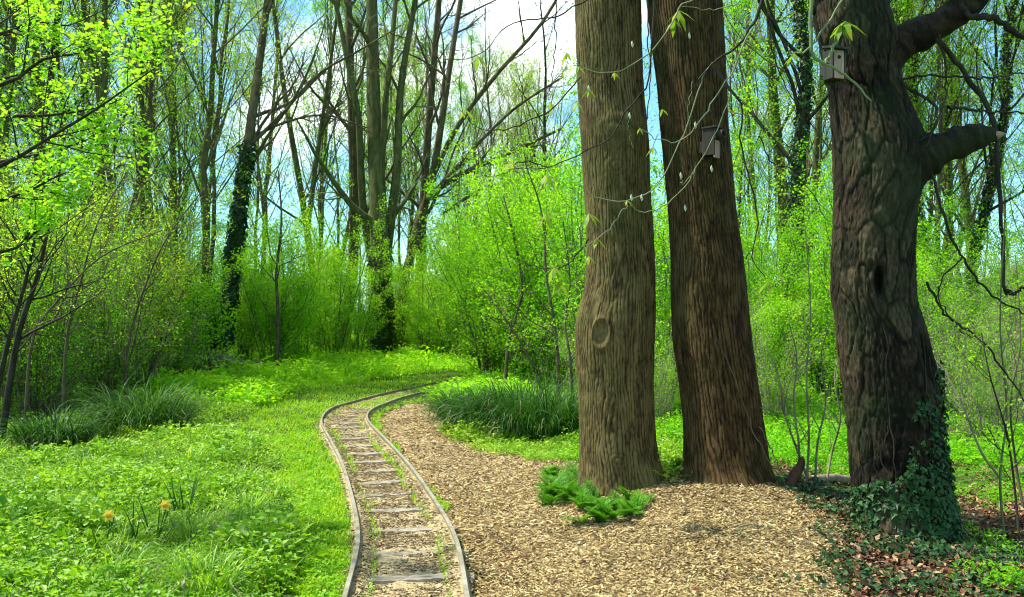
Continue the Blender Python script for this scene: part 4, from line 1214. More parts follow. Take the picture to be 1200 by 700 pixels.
# ------------------------------------------------------------------ tussocks, ferns, daffodils
def strip_blades(rng, n, L, W, rad, arch=.9, seg=7, up=1.0):
    th = rng.uniform(0, 2 * PI, n); r = rad * np.sqrt(rng.uniform(0, 1, n))
    base = np.stack([r * np.cos(th), r * np.sin(th), np.full(n, -.02)], 1)
    th2 = th + rng.normal(size=n) * .7
    out = np.stack([np.cos(th2), np.sin(th2), np.zeros(n)], 1)
    e0 = rng.uniform(.15, .75, n)           # initial lean from vertical
    Ls = L * rng.uniform(.55, 1.15, n); bend = arch * rng.uniform(.5, 1.5, n)
    V = np.zeros((n, seg + 1, 2, 3)); p = base.copy()
    sd = np.stack([-np.sin(th2), np.cos(th2), rng.normal(size=n) * .25], 1)
    for j in range(seg + 1):
        t = j / seg
        w = (W * (1 - t ** 2.2) + W * .06)
        V[:, j, 0] = p - sd * w / 2; V[:, j, 1] = p + sd * w / 2
        a = e0 + bend * t * t * 2.0
        p = p + (np.cos(a)[:, None] * np.array([0, 0, 1.]) + np.sin(a)[:, None] * out) * (Ls / seg)[:, None]
    idx = np.arange(n * (seg + 1) * 2).reshape(n, seg + 1, 2)
    q = np.stack([idx[:, :-1, 0], idx[:, :-1, 1], idx[:, 1:, 1], idx[:, 1:, 0]], -1).reshape(-1, 4)
    V = V.reshape(-1, 3); V[:, 2] = np.maximum(V[:, 2], -.02 + .03 * rng.uniform(0, 1, len(V)))
    return V, q, np.repeat(rng.uniform(0, 1, n) ** 1.5, seg)
tuss = [(632, 512, 1.12, 1.5, 800, 'large arching sedge tussock against the left big trunk', 'sedge'),
        (580, 506, .92, 1.2, 650, 'arching sedge tussock in the middle of the row beside the wood chip path', 'sedge'),
        (543, 492, .68, .7, 480, 'low dark sedge tussock at the bend of the wood chip path', 'sedge'),
        (170, 508, .95, .95, 520, 'dark green grass tussock standing alone in the herbs at left', 'sedge'),
        (62, 524, .7, .7, 320, 'dark green grass tussock near the left edge of the clearing', 'sedge'),
        (246, 474, .50, .5, 220, 'small dark tussock behind the larger one at left', 'sedge'),
        (245, 700, .34, .42, 220, 'fresh green grass clump at the bottom edge near the lawn', 'fernlike'),
        (215, 690, .30, .36, 150, 'light green grass clump at the bottom left of the clearing', 'fernlike'),
        (502, 607, .10, .16, 60, 'bright little grass tuft growing inside the right rail', 'fernlike'),
        (150, 515, .4, .5, 160, 'grass clump in front of the dark left tussock', 'fernlike')]
_r = np.random.default_rng(17)
for _ in range(34):
    py_ = _r.uniform(520, 705); tuss.append((_r.uniform(-20, 320 - max(0, 560 - py_) * .5), py_, _r.uniform(.2, .36), _r.uniform(.25, .45), int(_r.integers(45, 110)),
        'loose clump of strappy green leaves among the nettles in the left foreground', 'fernlike'))
for k, (px_, py_, L, rad_, n, label, kind) in enumerate(tuss):
    g = G(px_, py_)
    t = thing('grass_tussock', label, 'grass tussock', (g[0], g[1], float(ground_z(g[0], g[1]))))
    if 'loose clump' in label: t['group'] = 'strappy leaf clumps in the left foreground'
    rr_ = rad_ * .45 if kind == 'sedge' else rad_ * .3
    v, q, r = strip_blades(np.random.default_rng(300 + k), int(n * 1.6), L, .014 if kind == 'sedge' else .009, rr_ * 1.1, arch=1.25)
    link('blades', MB().add(v, q, r).mesh('blades', M['sedge'] if kind == 'sedge' else M['herb']), t)
    if kind == 'sedge':
        v, q, r = strip_blades(np.random.default_rng(900 + k), int(n * .06), L * .95, .012, rr_ * 1.1, arch=1.4)
        link('dead_blades', MB().add(v, q, r).mesh('dead_blades', M['twig_pale']), t)
# nettle patch in front of the sedge
xy = patch_pts(rg, [(640, 528, .75, .5, 3), (590, 516, .6, .4, 2), (555, 506, .4, .35, 1), (670, 538, .5, .3, 1.5), (780, 545, .5, .8, 1.2)], 1500)
herb_field(rg, xy[:, 0], xy[:, 1], 'nettle_patch', M['herb'], 'leafy green nettles along the edge of the wood chip path', 1.15)

def fern(rng, nf, L, W=.35):
    mb = MB()
    for k in range(nf):
        a = rng.uniform(0, 2 * PI); e = rng.uniform(.2, 1.0); Lf = L * rng.uniform(.6, 1.1)
        p = np.zeros(3); pts = [p]
        for j in range(14):
            e2 = e + j / 14 * .8
            p = p + Lf / 14 * np.array([math.sin(e2) * math.cos(a), math.sin(e2) * math.sin(a), math.cos(e2)])
            pts.append(p)
        pts = np.array(pts)
        v, q = tubes(pts[None], np.linspace(.003, .001, 15)[None], 3); mb.add(v, q, .3)
        s = np.array([-math.sin(a), math.cos(a), 0])
        for j in range(2, 15):
            wl = Lf * W * math.sin(PI * (j / 15) ** .7) + .01
            tdir = pts[min(j, 14)] - pts[j - 1]; tdir = tdir / np.linalg.norm(tdir)
            for sg in (-1, 1):
                dv = s * sg * .9 + tdir * .4; dv /= np.linalg.norm(dv)
                # leaflet cut into small pinnae
                for m_ in range(4):
                    b = pts[j] + dv * wl * (m_ / 4); tt_ = norm((tdir * .9 + dv * .6)[None])[0]
                    for sg2 in (-1, 1):
                        dd_ = dv * .7 + tdir * sg2 * .8
                        ll = wl * .36 * (1 - m_ / 5)
                        tip = b + dd_ * ll + np.array([0, 0, rng.normal() * .004])
                        n_ = np.cross(dd_, [0, 0, 1.]); n_ = n_ / max(np.linalg.norm(n_), 1e-6) * ll * .30
                        mb.add(np.array([b, (b + tip) / 2 + n_, tip, (b + tip) / 2 - n_]), np.array([[0, 1, 2, 3]]), rng.uniform())
    return mb
frg = np.random.default_rng(71)
for k in range(26):
    if k < 13: px_, py_ = frg.uniform(634, 684), frg.uniform(562, 597)
    elif k < 24: px_, py_ = frg.uniform(682, 758), frg.uniform(590, 617)
    else: px_, py_ = [(818, 563), (790, 556)][k - 24]
    g = G(px_, py_)
    if k < 24: label, grp = 'low feathery green fern around the foot of the left big trunk', 'ferns around the left big trunk'
    else: label, grp = ['single upright fern at the foot of the middle big trunk', 'low fern between the left and middle big trunks'][k - 24], None
    t = thing('fern', label, 'fern', (g[0], g[1], g[2]), grp)
    link('fronds', fern(np.random.default_rng(70 + k), int(frg.integers(5, 9)), frg.uniform(.17, .28)).mesh('fronds', M['fern']), t)
# small ivy at foot of middle tree is part of ground ivy; daffodils
yel = leaf_mat('daffodil yellow', [(.80, .66, .06), (.85, .74, .12), (.88, .78, .2)], .5, tscale=1.0)
yel2 = leaf_mat('daffodil trumpet orange yellow', [(.80, .50, .02), (.84, .58, .03), (.86, .62, .05)], .5, tscale=1.0)
def daffodil(px_, py_, fpx, fpy, label, nl=9, flower=True, seed=0):
    g = G(px_, py_); rg_ = np.random.default_rng(seed)
    t = thing('daffodil', label, 'daffodil', (g[0], g[1], g[2]))
    v, q, r = strip_blades(rg_, nl, .42, .014, .05, arch=.18)
    link('leaves', MB().add(v, q, r * .5).mesh('leaves', M['sedge']), t)
    if flower:
        fp = P(fpx, fpy, g[1] - .12) - g
        pth = smooth_path([(0, 0, 0), fp * .5 + np.array([.01, 0, .03]), fp + np.array([0, .02, -.01]), fp], 12)
        v, q = tubes(pth[None], np.full((1, 12), .0035), 5)
        st_ = link('stem', MB().add(v, q).mesh('stem', M['sedge'], True), t)
        fv, fq = [], []
        for j in range(6):
            a = j * PI / 3; d = np.array([math.cos(a), -.15, math.sin(a)]); s = np.array([-math.sin(a), 0, math.cos(a)])
            n_ = len(fv)
            fv += [fp, fp + d * .024 + s * .015, fp + d * .047 + np.array([0, .004, 0]), fp + d * .024 - s * .015]
            fq.append([n_, n_ + 1, n_ + 2, n_ + 3])
        link('petals', MB().add(np.array(fv), np.array(fq)).mesh('petals', yel), t)
        v, q = disc_tube(fp, (0.1, -1, .05), .013, .009, .028, 12)
        v[12:36] = fp + (v[12:36] - fp) * 1.15
        link('trumpet', MB().add(v, q).mesh('trumpet', yel2, True), t)
daffodil(183, 640, 194, 592, 'pale yellow daffodil in flower in the left herbs', 7, seed=1)
daffodil(122, 655, 128, 604, 'deeper yellow daffodil in flower left of the pale one', 9, seed=2)
daffodil(213, 610, 0, 0, 'daffodil leaves without a flower, right of the pale daffodil', 14, False, 3)
daffodil(158, 645, 0, 0, 'flowerless daffodil leaves between the two flowering daffodils', 8, False, 4)

# ------------------------------------------------------------------ woodland: tree and shrub kinds
def mk_parts(root, wood, leaves, barkm, leafm, leafname='foliage', trunkname='trunk', fine=None, finem=None):
    mb = MB()
    for p, r, s in wood:
        v, q = tubes(p, r, s); mb.add(v, q)
    link(trunkname, mb.mesh(trunkname, barkm, True), root)
    if fine or leaves:
        mb = MB()
        if fine:
            for p, r, s in fine:
                v, q = tubes(p, r, s); mb.add(v, q)
            link('crown', mb.mesh('crown', finem, True), root)
    if leaves:
        mb = MB()
        for a in leaves: mb.add(*a)
        link(leafname, mb.mesh(leafname, leafm), root)
def stem_path(rng, H, lean=.05, wig=.03, N=12, base=(0, 0, 0)):
    z = np.linspace(0, H, N); a = rng.uniform(0, 2 * PI)
    x = base[0] + math.cos(a) * lean * z + np.cumsum(rng.normal(size=N)) * wig * H / N
    y = base[1] + math.sin(a) * lean * z + np.cumsum(rng.normal(size=N)) * wig * H / N
    x[0], y[0] = base[0], base[1]
    return np.stack([x, y, z + base[2]], 1)

def slim_tree(seed, H=22, r=.17, bark='bark_far', leafm='olive', nleaf=5, ls=.09, low=.22, tw='twig', n1=30, ivy=False):
    rng = np.random.default_rng(seed)
    root = thing('slim_tree', 'x', 'tree')
    P0 = stem_path(rng, H, .04, .10, 14)[None]; R0 = (.72 * r * np.linspace(1, .12, 14))[None]
    R0[0, 0] *= 1.25
    P1, R1 = spawn(rng, P0, R0, n1, low, .97, 38, .30, 8, .45, .09, .13, .2, shape=.6, rmin=.02)
    P2, R2 = spawn(rng, P1, R1, 7, .15, 1, 42, .45, 5, .5, .14, .07, .3, rmin=.007)
    P3, R3 = spawn(rng, P2, R2, 5, .1, 1, 42, .55, 4, .6, .2, .03, .5, rmin=.004)
    lv = [leaves_on(rng, P3, nleaf, ls, spread=.12)] if nleaf else None
    mk_parts(root, [(P0, R0, 10), (P1, R1, 5)], lv, M[bark], M[leafm], 'leaves', 'trunk', [(P2, R2, 3), (P3, R3, 3)], M[tw])
    if ivy:
        n = 2600; zz = rng.beta(1, 1.3, n) * H * .55; a = rng.uniform(0, 2 * PI, n)
        cx_ = np.interp(zz, P0[0, :, 2], P0[0, :, 0]); cy_ = np.interp(zz, P0[0, :, 2], P0[0, :, 1]); rr_ = np.interp(zz, P0[0, :, 2], R0[0]) + rng.uniform(.01, .07, n)
        V, Q, R = ivy_at(rng, np.stack([cx_ + rr_ * np.cos(a), cy_ + rr_ * np.sin(a), zz], 1), np.stack([np.cos(a), np.sin(a), a * 0 + .3], 1), .11)
        link('ivy', MB().add(V, Q, R).mesh('ivy', M['ivy']), root)
    return root

def leafy_shrub(seed, H=4.0, ns=12, leafm='lime', nleaf=21, ls=.058, tw='twig_green', spread=.28, n1=9, n2=5, name='leafy_shrub', cat='shrub', base_r=.25, r=.022, leafname='foliage', t0=.04):
    rng = np.random.default_rng(seed)
    root = thing(name, 'x', cat)
    ps = []
    for k in range(ns):
        a = rng.uniform(0, 2 * PI); b = (math.cos(a) * base_r * rng.uniform(0, 1), math.sin(a) * base_r * rng.uniform(0, 1), -.03)
        h = H * rng.uniform(.55, 1.05); N = 9
        z = np.linspace(0, h, N); ln = spread * rng.uniform(.15, 1.2)
        x = b[0] + math.cos(a) * ln * z * (.6 + .5 * z / h) + np.cumsum(rng.normal(size=N)) * .035
        y = b[1] + math.sin(a) * ln * z * (.6 + .5 * z / h) + np.cumsum(rng.normal(size=N)) * .035
        ps.append(np.stack([x, y, z + b[2]], 1))
    P0 = np.array(ps); R0 = r * np.linspace(1, .25, 9)[None].repeat(ns, 0) * rng.uniform(.6, 1.2, (ns, 1))
    P1, R1 = spawn(rng, P0, R0, n1, t0, 1, 42, .38, 6, .55, .12, .07, .35, shape=.45, rmin=.004)
    P2, R2 = spawn(rng, P1, R1, n2, .1, 1, 42, .5, 4, .6, .18, .03, .5, rmin=.003)
    lv = [leaves_on(rng, P2, nleaf, ls, spread=.07), leaves_on(rng, P1, nleaf // 3 + 1, ls, spread=.06)] if nleaf else None
    mk_parts(root, [(P0, R0, 5), (P1, R1, 4)], lv, M[tw], M[leafm], leafname, 'stems', [(P2, R2, 3)], M[tw])
    return root

# placement helper
def gp(px_, d):
    x_ = (px_ - 600) / F * d
    return (x_, d, float(hgt(x_, d)))
used = {}
def put(proto, px_, d, rz=None, sc=1.0, label=None, group=None, tilt=(0, 0)):
    rz = random.uniform(0, 2 * PI) if rz is None else rz
    loc = gp(px_, d)
    if proto.name not in used:
        used[proto.name] = 1
        proto.location = loc; proto.rotation_euler = (tilt[0], tilt[1], rz)
        proto.scale = (sc,) * 3 if not hasattr(sc, '__len__') else sc
        proto['label'] = label
        if group: proto['group'] = group
        return proto
    return dup(proto, loc, rz, sc, label, group, tilt)

# --- slim woodland trees, far
SL = [slim_tree(1, 22, .16, 'bark_far', 'olive', 4, .09), slim_tree(2, 24, .20, 'bark_moss', 'green', 5, .10), slim_tree(3, 20, .13, 'bark_far', 'olive', 5, .10),
      slim_tree(4, 25, .22, 'bark_moss', 'olive', 2, .09, low=.35), slim_tree(5, 21, .15, 'bark_far', 'green', 8, .11)]
SLI = [slim_tree(6, 23, .22, 'bark_dark', 'green', 4, .1, ivy=True), slim_tree(7, 21, .19, 'bark_dark', 'green', 5, .1, ivy=True)]
for k in range(120):
    px_ = random.uniform(-260, 1460); d = random.uniform(38, 85)
    if 520 < px_ < 690 and d < 62: d = random.uniform(66, 90)
    put(random.choice(SL), px_, d, None, random.uniform(.8, 1.15), 'slim bare tree among many in the far woodland behind the clearing', 'slim trees of the far woodland')
for k in range(46):       # left and right flanks, nearer
    left = k % 2 == 0
    px_ = random.uniform(-160, 250) if left else random.uniform(870, 1380)
    d = random.uniform(20, 36)
    put(random.choice(SL + SLI[:1] if not left else SL), px_, d, None, random.uniform(.55, .95),
        'slender mid distance tree with thin stem behind the left thicket' if left else 'slender mid distance tree with thin stem behind the right trunks',
        'slender trees behind the left thicket' if left else 'slender trees behind the right trunks')
for px_, d in [(470, 46), (482, 52), (455, 58), (500, 60), (460, 70)]:
    put(SL[2], px_, d, None, 1.0, 'slim bare tree among many in the far woodland behind the clearing', 'slim trees of the far woodland')
ivy_spots = [(905, 21, 1.0, 'ivy clad tree seen just right of the middle big trunk'), (1125, 24, .9, 'ivy clad slim tree right of the dark tree at mid distance'), (640, 40, .8, 'ivy clad slim tree far behind the leafy shrubs, left of the big trunks')]
for k, (px_, d, s, lb) in enumerate(ivy_spots):
    put(SLI[k % 2], px_, d, None, s, lb)

# --- hero bare trees in the middle distance
def hero(label, stems, d, bark, n1=9, n2=7, n3=6, leafn=0, ivy=None, seed=0, upb=.06, lenf=.3, name='bare_tree', low=.3):
    """stems: list of ([(px,py)...], r0px, r1px)"""
    rng = np.random.default_rng(seed)
    bx, by = stems[0][0][0]
    loc = gp(bx, d)
    root = thing(name, label, 'tree', loc)
    wood = []; fine = []; lv = []
    allp, allr = [], []
    for pl, a, b in stems:
        pts = [P(x_, y_, d + .6 * math.sin(x_ * .05 + i)) for i, (x_, y_) in enumerate(pl)]
        pts[0] = P(pl[0][0], pl[0][1], d)
        p = smooth_path(pts, 16); r = np.linspace(a, b, 16) * .74 * d / F / 2
        allp.append(p); allr.append(r)
    P0 = np.array(allp) - np.array(loc); R0 = np.array(allr)
    P0[P0[..., 2] < .3] -= np.array([0, 0, .0])
    P1, R1 = spawn(rng, P0, R0, n1, low, 1, 42, lenf, 9, .45, .10, upb, .2, shape=.4, rmin=.02)
    P2, R2 = spawn(rng, P1, R1, n2, .15, 1, 42, .45, 6, .5, .15, .05, .3, rmin=.010)
    P3_, R3 = spawn(rng, P2, R2, n3, .1, 1, 40, .5, 4, .6, .18, .02, .5, rmin=.006)
    if leafn: lv = [leaves_on(rng, P3_, leafn, .08, spread=.1)]
    mk_parts(root, [(P0, R0, 14), (P1, R1, 6)], lv, M[bark], M['olive'], 'leaves', 'trunk', [(P2, R2, 3), (P3_, R3, 3)], M['twig_green'] if bark == 'bark_moss' else M['twig'])
    if ivy:
        si, f0, f1, n, ext = ivy
        t = f0 + rng.beta(1, 1.4, n) * (f1 - f0); ii = t * 15; i_ = np.minimum(ii.astype(int), 14); f = (ii - i_)[:, None]
        c = P0[si, i_] * (1 - f) + P0[si, i_ + 1] * f
        rr_ = np.interp(ii, np.arange(16), R0[si]); a = rng.uniform(0, 2 * PI, n)
        rr_ = rr_ * 1.0 + rng.uniform(0, ext, n) * (1 + .6 * vnoise(t * 30, a, 3))
        V, Q, R = ivy_at(rng, c + np.stack([rr_ * np.cos(a), rr_ * np.sin(a), a * 0], 1), np.stack([np.cos(a), np.sin(a), a * 0 + .3], 1), .12)
        link('ivy', MB().add(V, Q, R).mesh('ivy', M['ivy']), root)
    return root
hero('tall bare tree with dark ivied trunk rising alone at left centre, leaning right', [([(258, 432), (268, 350), (280, 250), (292, 160), (303, 80), (315, -10), (330, -130)], 20, 9),
      ([(284, 215), (320, 150), (370, 90), (420, 60), (470, 30)], 6, 2), ([(290, 165), (330, 145), (380, 135), (430, 150)], 5, 2)], 23.5, 'bark_far', 7, 6, 5, ivy=(0, 0.05, .5, 3200, .09), seed=12)
hero('stout many stemmed bare tree with ivied foot beyond the far bend of the track', [([(447, 418), (446, 340), (443, 240), (438, 130), (436, 20), (432, -140)], 36, 14),
      ([(440, 330), (425, 240), (420, 140), (405, 60), (380, -60)], 14, 6), ([(452, 300), (465, 200), (470, 100), (490, -20), (500, -100)], 16, 6), ([(445, 230), (452, 120), (462, 20), (470, -90)], 11, 6)],
     33, 'bark_moss', 8, 7, 6, ivy=(0, .0, .3, 2600, .12), seed=13, lenf=.28)
hero('bare tree with long boughs arching right over the shrubs beside the track', [([(466, 412), (472, 340), (484, 290), (505, 215), (518, 140), (530, 60), (550, -60)], 17, 7),
      ([(482, 290), (500, 235), (540, 205), (600, 178), (660, 150)], 13, 4), ([(505, 212), (535, 150), (580, 90), (640, 20), (680, -60)], 9, 4), ([(500, 235), (545, 185), (600, 130), (660, 90)], 7, 3),
      ([(520, 250), (560, 225), (610, 210), (670, 215)], 6, 2)], 35, 'bark_far', 8, 7, 6, seed=14, lenf=.28, upb=.03, low=.2)
hero('bare tree with slanting trunk left of the central cluster', [([(398, 408), (412, 330), (415, 240), (412, 120), (408, 0), (404, -120)], 20, 9), ([(385, 340), (400, 300), (412, 250)], 10, 6)], 36, 'bark_far', 10, 7, 5, seed=15)
hero('thin forked bare tree between the ivied tree and the central cluster', [([(368, 405), (366, 320), (352, 220), (335, 120), (322, 20), (310, -80)], 13, 5), ([(360, 270), (372, 180), (385, 90), (400, -20)], 9, 4)], 34, 'bark_moss', 10, 7, 5, seed=16)
hero('straight mossy bare tree left of the ivied leaning tree', [([(208, 420), (205, 320), (203, 200), (200, 80), (197, -60)], 14, 7)], 30, 'bark_moss', 14, 8, 6, seed=17, leafn=2)
hero('bare mossy tree with trunk glimpsed right of the central cluster', [([(490, 408), (492, 330), (496, 240), (503, 140), (512, 30), (520, -80)], 18, 7)], 38, 'bark_far', 10, 8, 6, seed=18)
hero('bare tree leaning left above the left thicket', [([(150, 430), (140, 320), (128, 200), (112, 90), (90, -40)], 13, 6), ([(140, 300), (165, 200), (180, 90), (200, -30)], 8, 4)], 26, 'bark_far', 12, 8, 6, seed=19, leafn=2)
hero('dark leaning tree at the upper left edge', [([(20, 430), (30, 320), (45, 200), (60, 90), (75, -60)], 15, 8)], 24, 'bark_dark', 12, 8, 6, seed=20, leafn=3)
hero('tall pale tree seen between the middle and right big trunks', [([(925, 440), (922, 320), (915, 200), (905, 90), (903, -60)], 20, 11)], 26, 'bark_moss', 10, 7, 5, seed=21, leafn=5)
hero('mossy tree rising immediately right of the broken limb', [([(1150, 440), (1140, 320), (1128, 200), (1112, 90), (1100, -60)], 16, 9)], 28, 'bark_moss', 12, 7, 5, seed=22, leafn=6)

# --- leafy shrubs
GS = [leafy_shrub(31, 4.2, 12, 'lime'), leafy_shrub(32, 3.6, 14, 'lime', spread=.4), leafy_shrub(33, 4.8, 11, 'green', spread=.25), leafy_shrub(34, 3.0, 14, 'lime', nleaf=18, spread=.45),
      leafy_shrub(35, 5.2, 10, 'green', nleaf=14, spread=.22)]
def gshrub(px_, d, s=1.0, kinds=None, label=None, group=None):
    return put(random.choice(kinds or GS), px_, d, None, s, label, group)
# row across the end of the clearing
for px_, d, s in [(285, 26, .85), (318, 24.5, .95), (352, 27, .9), (388, 29, .9), (415, 30, .8), (498, 30, .8), (530, 29, .95), (560, 27, 1.0), (470, 35, .8), (330, 31, 1.1), (475, 36, 1.1), (590, 25, 1.0), (515, 33, 1.1), (375, 33, 1.0), (455, 38, .9), (300, 34, 1.1), (560, 33, 1.2)]:
    gshrub(px_, d, s * 1.2, GS[:2] + GS[3:4] + GS[:1], 'bright lime green shrub in the row closing the far end of the clearing', 'lime green shrubs at the end of the clearing')
for px_, d, s in [(575, 21.5, .95), (610, 20, 1.05), (645, 18.5, 1.0), (672, 20, 1.15), (600, 25, 1.3), (640, 24, 1.4), (560, 30, 1.4), (690, 16.5, 1.0), (770, 15, .9), (780, 21, 1.2), (665, 28, 1.5), (620, 31, 1.6)]:
    gshrub(px_, d, s * 1.15, GS, 'leafy green shrub crowded behind the sedge tussocks left of the big trunks', 'leafy shrubs behind the sedge tussocks')
for k in range(30):
    px_ = random.uniform(800, 1330); d = random.uniform(14.5, 27)
    gshrub(px_, d, random.uniform(.7, 1.1), GS, 'leafy green shrub in the thicket behind the right hand trunks', 'leafy shrubs behind the right hand trunks')
for k in range(44):
    px_ = random.uniform(-220, 1420); d = random.uniform(34, 52)
    gshrub(px_, d, random.uniform(1.0, 1.6), GS, 'pale green bush of the far understorey beneath the woodland trees', 'bushes of the far understorey')
for k in range(16):
    px_ = random.uniform(-160, 230); d = random.uniform(19, 30)
    gshrub(px_, d, random.uniform(.8, 1.3), GS[2:], 'green shrub deep inside the left thicket', 'green shrubs inside the left thicket')

# --- twiggy thicket on the left
TS = [leafy_shrub(51, 3.6, 26, 'olive', 9, .05, 'twig', .35, 10, 5, 'twiggy_shrub', 'shrub', .5, .018, 'leaves'),
      leafy_shrub(52, 4.4, 22, 'green', 9, .05, 'twig', .28, 11, 5, 'twiggy_shrub', 'shrub', .5, .020, 'leaves'),
      leafy_shrub(53, 3.0, 30, 'lime', 4, .045, 'twig_pale', .5, 9, 5, 'twiggy_shrub', 'shrub', .6, .012, 'leaves')]
for px_, d, s in [(20, 15, 1.0), (70, 14, .9), (110, 15.5, 1.05), (150, 17, 1.0), (178, 18.5, .8), (50, 18, 1.2), (130, 20, 1.2), (-30, 13, 1.1), (5, 18, 1.2), (90, 17, 1.1), (150, 24, 1.1), (-60, 17, 1.2), (40, 12.6, .7), (130, 14.5, .62)]:
    put(random.choice(TS), px_, d, None, s, 'brown twiggy shrub with few small leaves in the left thicket', 'twiggy shrubs of the left thicket')
for px_, d, s in [(760, 13, .5), (900, 13.5, .6), (1150, 11.5, .6), (1210, 13, .8), (1100, 14.5, .8), (690, 15, .55)]:
    put(TS[2], px_, d, None, s, 'pale twiggy shrub with sparse leaves behind the three big trunks', 'pale twiggy shrubs behind the big trunks')
# low dark evergreen bush at left
HB = leafy_shrub(61, 1.6, 16, 'ivy', 30, .09, 'twig', .5, 9, 6, 'holly_bush', 'bush', .3, .02, t0=.05)
put(HB, 226, 24, None, 1.25, 'dark evergreen bush at the foot of the ivied leaning tree')
# fallen brushwood beside it
rg = np.random.default_rng(99)
bw = thing('brushwood_heap', 'greyish heap of fallen brushwood below the dark evergreen bush', 'brushwood', gp(222, 22.5))
n = 420; st_ = np.stack([rg.normal(size=n) * .9, rg.normal(size=n) * .6, rg.uniform(0, .55, n)], 1)
dv = norm(rg.normal(size=(n, 3)) * np.array([1, 1, .25])); L = rg.uniform(.4, 1.3, (n, 1))
pp = st_[:, None, :] + dv[:, None, :] * np.linspace(-.5, .5, 4)[None, :, None] * L[:, None]
pp[..., 2] = np.abs(pp[..., 2]) * (1 - .3 * np.abs(pp[..., 0]).clip(0, 2)) + .01
v, q = tubes(pp, np.full((n, 4), .012), 4)
link('sticks', MB().add(v, q).mesh('sticks', M['twig_pale']), bw)

# --- saplings: thin individual stems with small leaves
def sapling(label, pl, d, r0, r1, tw='twig', leafm='lime', nleaf=6, n1=14, lenf=.3, seed=0, name='sapling', ls=.05, ang=45, up=.06, n2=4):
    rng = np.random.default_rng(seed)
    loc = G(*pl[0]) if pl[0][1] > 400 and d is None else None
    if loc is None: loc = np.array(gp(pl[0][0], d))
    dd = loc[1]
    pts = [loc] + [P(x_, y_, dd + .1 * math.sin(i * 1.7 + seed)) for i, (x_, y_) in enumerate(pl[1:])]
    root = thing(name, label, 'sapling', loc)
    p = (smooth_path(pts, 16) - loc)[None]; r = np.linspace(r0, r1, 16)[None] * dd / F / 2
    P1, R1 = spawn(rng, p, r, n1, .2, 1, ang, lenf, 7, .5, .12, up, .3, shape=.4, rmin=.0025)
    P2, R2 = spawn(rng, P1, R1, n2, .15, 1, 42, .45, 5, .6, .16, .03, .5, rmin=.0018)
    lv = [leaves_on(rng, P2, nleaf, ls, spread=.02), leaves_on(rng, P1, nleaf, ls, spread=.02)] if nleaf else None
    mk_parts(root, [(p, r, 7), (P1, R1, 4), (P2, R2, 3)], lv, M[tw], M[leafm], 'leaves', 'stem')
    return root
sapling('thin upright sapling in young leaf standing left of the track bend', [(324, 440), (326, 380), (324, 320), (330, 260), (326, 200)], 23, 5, 1.5, nleaf=12, seed=1)
sapling('young shrub stem in leaf on the right of the far clearing', [(592, 455), (596, 400), (612, 340), (600, 270), (590, 230)], 18, 5, 1.5, 'twig', 'lime', 10, seed=2)
sapling('forked young sapling leaning left behind the sedge tussocks', [(640, 470), (625, 430), (600, 385), (575, 350), (560, 330)], 15.5, 4, 1.2, 'twig', 'lime', 8, seed=3)
sapling('slender dark sapling close to the left big trunk', [(655, 470), (652, 400), (640, 320), (635, 250), (615, 190)], 15, 5, 1.2, 'twig', 'green', 8, seed=4)
sapling('upright green stemmed sapling in front of the left big trunk gap', [(672, 480), (668, 420), (662, 380), (668, 330), (660, 260)], 14, 4, 1.2, 'twig', 'lime', 8, seed=5)
for k, (pl, lb) in enumerate([([(938, 568), (936, 520), (930, 470), (934, 420), (925, 380)], 'pale bare sapling just right of the middle big trunk'),
                              ([(955, 572), (958, 520), (968, 470), (962, 420), (972, 380)], 'pale bare sapling with forked top beside the dark tree'),
                              ([(950, 570), (935, 530), (918, 480), (915, 450), (905, 420)], 'pale bare sapling leaning left towards the middle big trunk'),
                              ([(968, 568), (975, 530), (985, 490), (978, 440), (990, 400)], 'crooked pale sapling closest to the dark tree'),
                              ([(945, 571), (948, 510), (945, 440), (950, 360), (943, 260)], 'tallest thin sapling between the middle and right big trunks')]):
    sapling(lb, pl, None, 3.2, 1.0, 'twig_pale', 'lime', 2, 9, .35, 200 + k, ls=.035, n2=3)
for k, (pl, lb) in enumerate([([(1178, 640), (1172, 560), (1180, 480), (1172, 380), (1178, 250)], 'thin green stemmed sapling at the right edge in front of the dirt track'),
                              ([(1196, 655), (1190, 580), (1180, 510), (1160, 440), (1150, 390)], 'dark sapling bending left at the right edge'),
                              ([(1200, 600), (1190, 540), (1184, 470), (1196, 400), (1190, 300)], 'reddish brown sapling at the far right edge'),
                              ([(1172, 560), (1150, 530), (1130, 480), (1105, 430), (1090, 400)], 'fine sapling leaning left towards the dark tree')]):
    sapling(lb, pl, None, 3.4, 1.2, ['twig_green', 'bark_dark', 'twig', 'twig_pale'][k], 'lime', 3, 10, .35, 220 + k, ls=.035, n2=3)
# dark curved stems at the left edge
for k, (pl, lb) in enumerate([([(2, 470), (20, 400), (45, 320), (60, 250), (75, 180)], 'dark curved stem rising at the left edge, leaning right'),
                              ([(-20, 480), (10, 400), (30, 330), (50, 230), (52, 190)], 'dark stem arching over the left edge'),
                              ([(75, 470), (78, 400), (95, 330), (115, 260), (150, 200)], 'thin brown stem leaning right in the left thicket'),
                              ([(150, 480), (148, 420), (165, 350), (195, 280), (240, 220)], 'thin stem leaning far right at the edge of the left thicket'),
                              ([(30, 460), (38, 400), (70, 350), (120, 300), (190, 270)], 'low stem sweeping right through the left thicket'),
                              ([(250, 445), (240, 400), (215, 330), (200, 290), (190, 250)], 'thin bare stem leaning left beside the evergreen bush')]):
    sapling(lb, pl, [10.5, 9.5, 12, 14, 11.5, 20][k], [9, 7, 4, 4, 4, 4][k], 1.3, ['bark_dark', 'bark_dark', 'twig', 'twig', 'twig', 'twig'][k], 'olive', 4, 12, .35, 240 + k, ls=.04)

